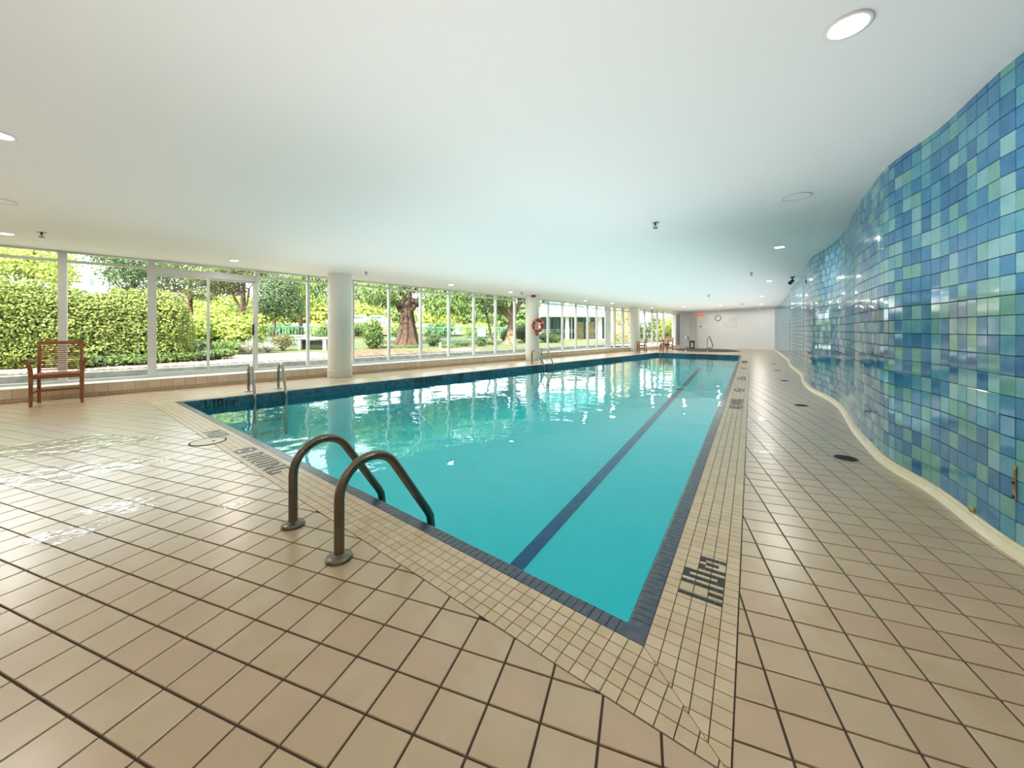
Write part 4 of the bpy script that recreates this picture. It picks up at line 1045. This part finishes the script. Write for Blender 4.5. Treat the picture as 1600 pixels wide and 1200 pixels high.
# yellow green shrubs right of the hedge
shrub('hydrangea_shrub', 'yellow green leafy shrub right beside the end of the cedar hedge', 'shrub', 303, 11.3, .75, 492, LF['yellow'], 2600, .11, 'yellow green shrubs behind the sliding door', 31)
shrub('hydrangea_shrub', 'tallest yellow green shrub behind the middle stile of the sliding door', 'shrub', 335, 12.3, .95, 478, LF['yellow'], 3200, .11, 'yellow green shrubs behind the sliding door', 32)
shrub('hydrangea_shrub', 'broad yellow green shrub behind the right sliding door panel', 'shrub', 368, 12.0, .95, 493, LF['yellow'], 3200, .11, 'yellow green shrubs behind the sliding door', 33)
shrub('hydrangea_shrub', 'yellow green shrub partly behind the door handle stile', 'shrub', 394, 13.3, .7, 487, LF['yellow'], 1800, .11, 'yellow green shrubs behind the sliding door', 34)
# low leafy plants and silver plants
lowp = [(120, 7.6, 556, 'green'), (150, 7.9, 556, 'dark'), (182, 8.1, 555, 'green'), (205, 8.3, 553, 'green'), (232, 8.6, 552, 'dark'), (262, 8.9, 550, 'green'), (288, 9.1, 549, 'green'), (310, 9.4, 547, 'dark'), (334, 9.7, 546, 'green'), (352, 10.0, 545, 'green'), (160, 8.9, 548, 'dark'), (190, 9.2, 545, 'green'), (218, 9.4, 540, 'green'), (248, 9.7, 538, 'dark'), (285, 10.2, 535, 'green'), (315, 10.5, 530, 'dark'), (342, 10.9, 532, 'green'), (366, 11.2, 533, 'green')]
wh = ['right beside the pale lavender spikes', 'front row under the left of the second big window', 'front row under the middle of the second big window', 'front row left of the door side mullion', 'front row hidden by the door side mullion', 'front row at the left of the left door panel', 'front row in the middle of the left door panel', 'front row just left of the door middle stile', 'front row just right of the door middle stile', 'front row in the middle of the right door panel', 'back row under the left half of the second big window', 'back row under the middle of the second big window', 'back row left of the grey mullion by the door', 'back row at the left foot of the sliding door', 'back row below the end of the hedge', 'back row below the left door panel shrubs', 'back row at the foot of the middle door stile', 'back row in the right door panel beside the silver plant']
for k, (px, Y, py, st_) in enumerate(lowp):
    shrub('ground_plant', 'low leafy green plant '+wh[k], 'plant', px, Y, .42, py, LF[st_], 700, .09, 'low leafy plants along the kerb', 60+k, 4, False, 2.2)
def spray(px, Y, py, half, label, seed, sets):
    x, y, z0 = P(px, Y); hh = P(px, Y, py)[2]-z0; e = tag(empty('silver_plant', (x, y, z0)), label, 'plant', 'silvery spiky plants'); rnd = random.Random(seed); b = MB()
    for k in range(90):
        a = rnd.uniform(0, 2*pi); r = half*rnd.uniform(.2, 1); tip = Vector((r*cos(a), r*sin(a), hh*rnd.uniform(.45, 1.05)*(1-.3*r/half))); md = Vector((tip.x*.4, tip.y*.4, tip.z*.65)); s = Vector((-sin(a), cos(a), 0))*.012
        b.raw([-s, s, md+s*1.2, tip, md-s*1.2], [(0, 1, 2, 4), (4, 2, 3)], rnd.choice((0, 1, 2)))
        for q in range(4):
            p = md.lerp(tip, q/4); n = Vector((rnd.gauss(0, 1), rnd.gauss(0, 1), rnd.gauss(0, 1))).normalized()*.03; b.raw([p, p+n+s, p+n*1.6, p+n-s], [(0, 1, 2, 3)], rnd.choice((0, 2)))
    o = b.build('stems', sets, e); o['kind'] = 'stuff'; return e
spray(136, 8.3, 527, .62, 'silvery lavender plant with long pale spikes right of the armchair', 5, LF['silver'])
spray(268, 9.6, 548, .35, 'small silvery plant below the end of the hedge', 6, LF['silver'])
spray(388, 11.3, 525, .55, 'silvery spiky plant at the door handle side', 7, LF['silver'])
spray(418, 12.0, 530, .5, 'faint silvery plant just right of the sliding door', 8, LF['silver'])
shrub('nandina_shrub', 'round reddish green nandina bush on the pale gravel', 'shrub', 442, 12.9, .38, 521, LF['red'], 1800, .055, None, 41, 6)
shrub('round_shrub', 'glossy mid green rounded bush left of the big tree', 'shrub', 582, 14.6, .66, 497, LF['green'], 3200, .08, None, 42, 8)
shrub('round_shrub', 'fresh green bush half hidden by the first column', 'shrub', 509, 15.0, .5, 500, LF['green'], 1500, .08, None, 43, 6)
shrub('fern_clump', 'dark green fern clump right of the big tree', 'plant', 679, 16.6, .42, 520, LF['dark'], 1000, .14, 'fern clumps in the lawn', 44, 5, False, 4)
shrub('fern_clump', 'second dark fern clump in front of the turquoise fence', 'plant', 750, 17.3, .36, 527, LF['dark'], 800, .13, 'fern clumps in the lawn', 45, 5, False, 4)
for k, (px, Y, hw, py, lb) in enumerate([(645, 15.6, .55, 539, 'low grey green ground cover at the foot of the big tree'), (700, 16.0, .6, 538, 'low ground cover patch right of the big tree'), (722, 17.0, .6, 533, 'sunlit low ground cover by the white stake'), (770, 18.5, .6, 531, 'low ground cover near the leaning tree'), (615, 15.2, .5, 541, 'low ground cover left of the big trunk')]):
    shrub('ground_cover', lb, 'plant', px, Y, hw, py, LF['green'] if k % 2 else LF['dark'], 700, .06, 'low ground cover in the lawn', 70+k, 4, False)

# trees
tree('maple_tree', 'light yellow green maple tree above the hedge at the far left', 55, 12.5, 390, .09, [(25, 0, 418, .9, .45), (70, .3, 410, .9, .55), (90, 0, 430, .6, .4), (20, .5, 395, 1.0, .3)], LF['yellow'], 5000, .11, seed=11)
tree('conifer_tree', 'blue green conifer rising behind the hedge left of the door mullion', 208, 15.5, 395, .12, [(205, 0, 440, 1.0, .7), (185, 0, 420, .8, .6), (222, 0, 415, 1.0, .7), (205, .4, 395, 1.2, .6), (170, .3, 402, .9, .35)], LF['dark'], 7500, .10, seed=12)
tree('pine_tree', 'brownish green pine seen through the left door panel', 298, 19.0, 400, .13, [(262, 0, 425, 1.3, .6), (300, 0, 412, 1.5, .6), (330, .5, 430, 1.2, .5), (270, .5, 448, .9, .35), (318, 0, 460, .9, .35)], LF['pine'], 7500, .12, seed=13)
tree('pine_tree', 'spreading pine with a reddish forked trunk in the right door panel', 376, 16.5, 400, .15, [(345, 0, 432, 1.3, .5), (385, 0, 415, 1.4, .6), (355, .5, 452, .9, .3), (398, 0, 425, .9, .5), (320, 0, 440, .9, .4)], LF['pine'], 7500, .11, seed=14, lean=(.15, 0), trunk_top=440)
tree('small_tree', 'small round headed dark green tree with a bent thin trunk', 426, 15.0, 437, .055, [(432, 0, 462, .85, .75), (422, 0, 448, .6, .45), (452, .2, 480, .65, .55), (415, 0, 478, .5, .4), (445, 0, 445, .6, .4)], LF['dark'], 8000, .085, seed=15, lean=(.15, 0), trunk_top=470)
tree('weeping_tree', 'light green weeping tree behind the first column', 470, 20.0, 420, .12, [(455, 0, 435, 1.4, .9), (485, 0, 440, 1.3, 1.3), (505, .5, 425, 1.3, .9), (465, 1, 470, .8, .9)], LF['fresh'], 6500, .22, seed=16, droop=.75, aspect=4)
bt = tree('cypress_tree', 'big old tree with a thick fluted flaring brown trunk', 636, 17.6, 430, .36, [(585, -.5, 455, 1.6, .55), (570, .5, 440, 1.6, .5), (610, 0, 432, 1.5, .55), (672, 0, 440, 1.5, .55), (700, 0, 462, 1.5, .6), (735, .3, 450, 1.6, .6), (690, -.5, 480, 1.0, .45), (600, 0, 470, .9, .3), (650, 1, 422, 2.4, .6), (725, 0, 482, .9, .35)],
     LF['fresh'], 12000, .26, seed=17, droop=.55, aspect=4.5, branches=8, trunk_top=425, flare=1.6, base_py=539)
for k in range(7):                      # flutes of the old trunk
    a = k*2*pi/7+.3; b = MB(); b.tube([(cos(a)*.62, sin(a)*.5, -.05), (cos(a)*.40, sin(a)*.36, .3), (cos(a)*.26, sin(a)*.26, .95), (cos(a)*.16, sin(a)*.16, 1.9)], .1, 8, radii=[.10, .14, .13, .10]); b.build('trunk_flute', M['trunk'], bt)
tree('leaning_tree', 'thin leaning tree with an orange brown stem and hanging leaves', 772, 18.5, 440, .06, [(745, 0, 470, .9, .6), (765, 0, 455, 1.0, .6), (735, .5, 462, .8, .5), (785, 0, 462, .7, .5)], LF['fresh'], 4500, .2, seed=18, lean=(-.55, 0), droop=.5, aspect=4, trunk_top=470)
tree('forked_tree', 'pale barked forked tree just left of the second column', 797, 19.5, 440, .28, [(790, 0, 455, 1.4, .5), (815, 0, 450, 1.3, .5), (835, .5, 462, 1.2, .5), (780, .5, 480, .7, .4)], LF['green'], 5000, .14, bark='trunk2', seed=19, lean=(.2, 0), trunk_top=468, branches=6)
for k, (px, Y, hw, py, st_, lb) in enumerate([(822, 21.5, .9, 505, 'dark', 'dark grey green bush left of the second column'), (858, 22, .8, 520, 'green', 'low bush right of the second column'), (797, 22, .7, 512, 'dark', 'dark bush behind the forked tree')]):
    shrub('garden_bush', lb, 'shrub', px, Y, hw, py, LF[st_], 1600, .12, None, 80+k, 6)
# far greenery
far_ = [(-60, 26, 4.5, 425, 'green', 'broad far tree at the left edge behind the hedge'), (60, 30, 4.0, 432, 'autumn', 'brownish far tree behind the light maple'), (262, 30, 4, 448, 'autumn', 'brownish far tree behind the pine'), (350, 30, 4, 445, 'yellow', 'yellow green far tree behind the forked pine'), (425, 34, 3.6, 462, 'yellow', 'bright far tree behind the small round tree'),
        (500, 36, 3.6, 455, 'yellow', 'bright far tree right of the first column'), (560, 34, 3.4, 462, 'yellow', 'bright yellow far tree left of the big trunk'), (620, 38, 4, 470, 'green', 'green far tree behind the big trunk'), (690, 36, 3.6, 478, 'yellow', 'yellow far hedge tree behind the fence'), (750, 38, 3.6, 480, 'green', 'green far tree behind the leaning tree'),
        (805, 36, 3.5, 470, 'green', 'green far tree behind the second column'), (862, 44, 4, 462, 'autumn', 'far tree above the low building')]
for k, (px, Y, hw, py, st_, lb) in enumerate(far_):
    shrub('far_tree', lb, 'tree', px, Y, hw, py, LF[st_], 2600, .34, 'far trees beyond the garden', 90+k, 9)
x, y, z = P(610, 26); 
for k in range(7):
    px = 440+k*62; shrub('far_hedge', 'low sunlit far hedge section '+['left of the first column', 'behind the first column', 'behind the glossy round bush', 'behind the big trunk', 'behind the fern clump', 'behind the turquoise fence', 'near the leaning tree'][k], 'hedge', px, 27, 1.6, 503, LF['yellow' if k % 2 else 'green'], 1800, .18, 'low far hedge', 120+k, 8, False)

# turquoise fence with pickets
def fence(pxa, pxb, Ya, Yb, top_py, h, label, group='turquoise metal fences'):
    a, b = Vector(P(pxa, Ya)), Vector(P(pxb, Yb)); d = b-a; d.z = 0; l = d.length; ang = atan2(d.y, d.x); zt = P((pxa+pxb)/2, (Ya+Yb)/2, top_py)[2]; z0 = zt-h
    e = tag(empty('garden_fence', (a.x, a.y, z0), ang), label, 'fence', group)
    MB().rbox((l/2, 0, h), (l, .05, .05), .006).build('top_rail', M['fence'], e); MB().rbox((l/2, 0, .1), (l, .04, .04), .006).build('bottom_rail', M['fence'], e)
    n = int(l/.13); me = MB().box((0, 0, 0), (.018, .018, h-.1)).mesh('picket', M['fence']); me2 = MB().rbox((0, 0, 0), (.06, .06, h+.1), .006).mesh('post', M['fence'])
    for k in range(n): inst('picket', me, e, ((k+.5)*l/n, 0, h/2+.05))
    for k in range(int(l/1.8)+1): inst('post', me2, e, (k*l/max(1, int(l/1.8)), 0, h/2-.05))
    return e
fence(408, 520, 17.5, 19, 510.5, .85, 'turquoise metal fence left of the first column')
fence(606, 800, 20.5, 22.5, 512, .95, 'long turquoise metal fence behind the big tree')
# white table like frame and ledge near the first column
x, y, z = P(464, 15.5); e = tag(empty('white_bench', (x, y, z)), 'white flat bench with thin legs in front of the turquoise fence', 'bench')
MB().rbox((0, 0, .42), (1.0, .4, .04), .006).build('seat', M['white'], e)
for a in (-.45, .45):
    for b_ in (-.15, .15): MB().rbox((a, b_, .2), (.04, .04, .42), .004).build('leg', M['white'], e)
x, y, z = P(506, 13.6); e = tag(empty('concrete_planter', (x, y, z), .1), 'long low concrete ledge with a dark opening left of the first column', 'planter')
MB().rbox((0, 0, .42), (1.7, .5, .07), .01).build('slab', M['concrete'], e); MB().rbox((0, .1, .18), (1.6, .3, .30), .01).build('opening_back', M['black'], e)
for a in (-.78, .1, .78): MB().rbox((a, 0, .18), (.12, .44, .40), .01).build('pier', M['concrete'], e)
x, y, z = P(688, 14.8); e = tag(empty('garden_stake', (x, y, z)), 'short white stake in the ground cover right of the big tree', 'stake')
MB().rbox((0, 0, .11), (.05, .05, .32), .01, taper=None) if False else MB().rbox((0, 0, .11), (.05, .05, .32), .01).build('post', M['white'], e)
x, y, z = P(754, 19.2); e = tag(empty('deck_chair', (x, y, z+.1), .3), 'pale pink deck chair in front of the turquoise fence', 'chair')
MB().rbox((0, 0, .3), (.45, .45, .03), .004).build('seat', M['signwhite'], e); MB().rbox((0, .25, .55), (.45, .03, .55), .004, Matrix.Rotation(-.3, 3, 'X')).build('backrest', M['signwhite'], e)
for a in (-.2, .2):
    for b_ in (-.2, .2): MB().rbox((a, b_, .12), (.03, .03, .36), .004).build('leg', M['steel'], e)
# loose stones along the kerb
b = MB(); rnd = random.Random(9)
for k in range(5200):
    u = rnd.uniform(-3.0, 9.5); d = rnd.uniform(.35, 2.4); x, y = uv(u, VW-d); z = gz(x, y); r = rnd.uniform(.015, .045); vs = []
    for q in range(6): vs.append((x+r*cos(q*pi/3)*rnd.uniform(.7, 1.1), y+r*sin(q*pi/3)*rnd.uniform(.7, 1.1), z+rnd.uniform(-.005, .01)))
    vs.append((x, y, z+r*rnd.uniform(.5, .9))); b.raw(vs, [(q, (q+1) % 6, 6) for q in range(6)], 1 if 3.7 < u < 8 and rnd.random() < .8 else 0)
tag(b.build('gravel_stones', [M['stone'], M['bark_chips']]), 'loose pale stones and bark chips along the kerb', 'gravel', kind='stuff')

# low glazed building wing
x0, Yb = X_at(850, 27), 27.0; x1 = X_at(952, 27)
bd = tag(empty('building_wing', (x0, Yb, .35)), 'low white building wing with teal framed glazing behind the garden', 'building'); wdb = x1-x0
def Zb(py): return H-(py-HZ)*Yb/F-.35
zf0, zf1 = Zb(495), Zb(484)
MB().rbox((wdb/2+.4, 1.6, (zf0+zf1)/2+.1), (wdb+1.2, 4.4, zf1-zf0+.2), .02).build('roof_fascia', M['white'], bd)
MB().rbox((wdb/2+.4, 1.5, -.1), (wdb+1.2, 4.4, .3), .02).build('base_slab', M['concrete'], bd)
MB().box((wdb/2+.3, 2.0, zf0/2), (wdb+.8, .1, zf0)).build('glazing', M['bglass'], bd)
for k, px in enumerate((858, 866, 876, 893, 903, 912, 921, 932, 941)):
    MB().rbox((X_at(px, 28.9)-x0, 1.88, zf0/2), (.10, .12, zf0), .01).build('window_frame', M['teal'] if k % 3 else M['white'], bd)
for z in (.8, 1.0): MB().rbox((wdb/2, 1.9, z*.75), (wdb, .06, .05), .01).build('glazing_bar', M['white'], bd)
for px in (886, 937): MB().rbox((X_at(px, 27.2)-x0, .2, Zb(470)/2), (.26, .26, Zb(470)), .01).build('pillar', M['white'], bd)
for k, px in enumerate((905, 922)): MB().rbox((X_at(px, 28.6)-x0, 1.75, zf0*.42), (.7, .05, zf0*.75), .01).build('curtain', M['curtain'], bd)
bu = MB(); bu.box((wdb/2-.3, 2.6, Zb(484)+1.1), (wdb-.8, 3, 1.6)); bu.build('upper_storey', M['bglass'], bd)
for k in range(9): MB().rbox((k*wdb/8-.0, 1.05, Zb(484)+.95), (.08, .06, 1.5), .005).build('upper_mullion', M['fence'], bd)
for z in (.3, 1.1, 1.8): MB().rbox((wdb/2, 1.05, Zb(484)+z), (wdb, .06, .07), .005).build('upper_rail', M['fence'], bd)
pw = tag(empty('stone_wall', (X_at(974, 25.0), 25.0, .3), .5), 'rough beige planted wall right of the low building', 'wall')
MB().rbox((0, 0, 1.3), (2.6, .3, 2.9), .03).build('wall_face', M['curtain'], pw)
leaves([(0, -.25, .45, 1.2, .3, .35), (-.5, -.25, 1.9, .7, .25, .8), (.6, -.25, 1.6, .5, .25, .9)], 1500, .09, LF['autumn'], parent=pw, seed=5)
for k, (px, Y, hw, py, st_, lb) in enumerate([(1022, 27, 1.0, 492, 'green', 'green bush beyond the far windows'), (1040, 26.5, 1.1, 494, 'yellow', 'sunlit bush beyond the far windows behind the seated person'), (1050, 28, 1.0, 490, 'green', 'green bush at the right end of the far windows'), (1000, 28, 1.0, 500, 'dark', 'dark bush behind the third column')]):
    shrub('garden_bush', lb, 'shrub', px, Y, hw, py, LF[st_], 1800, .14, None, 140+k, 7)
# far white house and parked cars
x, y, z = P(128, 42); e = tag(empty('white_house', (x, y, 0)), 'plain white far building with one small grey window', 'building')
MB().box((0, 2, 4.0), (6, 4, 10)).build('wall', M['white'], e); MB().rbox((1.15, -.02, H-(441-HZ)*42/F), (.55, .1, .7), .02).build('window', M['bglass'], e)
for k, (px, Y, lb, mm) in enumerate([(562, 31, 'white parked car far behind the round bush', 'white'), (590, 31.5, 'pale parked car just left of the big trunk', 'signgrey'), (534, 30.5, 'white parked car behind the first column', 'white')]):
    x, y, _ = P(px, Y); e = tag(empty('parked_car', (x, y, P(px, Y, 496)[2]-.62), .1), lb, 'car', 'far parked cars')
    b = MB(); prof = [(-1.1, 0), (-1.1, .35), (-.8, .45), (-.45, .78), (.4, .8), (.75, .48), (1.1, .4), (1.12, 0)]
    n = len(prof); vs = [(p[0], -.45, p[1]) for p in prof]+[(p[0], .45, p[1]) for p in prof]; b.raw(vs, [tuple(range(n))[::-1], tuple(range(n, 2*n))]+[(i, (i+1) % n, n+(i+1) % n, n+i) for i in range(n)]); b.build('car_body', M[mm], e)
    MB().rbox((-.02, -.455, .60), (.85, .02, .22), .01).build('car_window', M['bglass'], e)
    for s in (-.65, .65): MB().lathe([(.001, -.06), (.17, -.05), (.17, .05), (.001, .06)], c=(s, -.42, .02), seg=16, mx=Matrix.Rotation(pi/2, 3, 'X')).build('wheel', M['dark'], e)
b = MB(); x, y, _ = P(570, 31); b.box((x, y+1, H-(505-HZ)*31/F-.4), (16, 5, .7)); tag(b.build('road_bank', M['gravel']), 'pale bank below the parked cars', 'bank', kind='structure')

# ---------------------------------------------------------------- wet patches on the deck
M['wet'] = glassy('thin_water_film', (.96, .97, .96), 1.33, bump=.012, bscale=8, bump2=.002, bscale2=30)
for k, (px, py, r, asp, lb) in enumerate([(62, 702, .42, 1.6, 'large wet patch on the deck in front of the lone armchair'), (110, 738, .30, 1.4, 'wet patch nearer than the large one on the left deck'), (190, 792, .11, 1.8, 'small puddle between the left wet patches and the near ladder'),
        (100, 835, .09, 2.0, 'thin puddle at the left of the near deck'), (362, 790, .05, 1.6, 'tiny puddle left of the near ladder'), (1185, 655, .10, 1.6, 'small puddle beside the right pool border'), (1195, 705, .07, 1.5, 'tiny puddle on the right deck before the nearest drain')]):
    x, y = ground(px, py); rnd = random.Random(k+3); n = 36; ph = [rnd.uniform(0, 6.28) for _ in range(4)]
    b = MB(); ring = []
    for q in range(n):
        a = 2*pi*q/n; rr = r*(1+.22*sin(2*a+ph[0])+.14*sin(3*a+ph[1])+.09*sin(5*a+ph[2])+.05*sin(9*a+ph[3])); ring.append((rr*cos(a)*asp, rr*sin(a), 0))
    b.raw(ring, [tuple(range(n))]); o = b.build('puddle', M['wet'], None, (x, y, .0022)); o.rotation_euler = (0, 0, .5); tag(o, lb, 'puddle', 'wet patches on the deck')
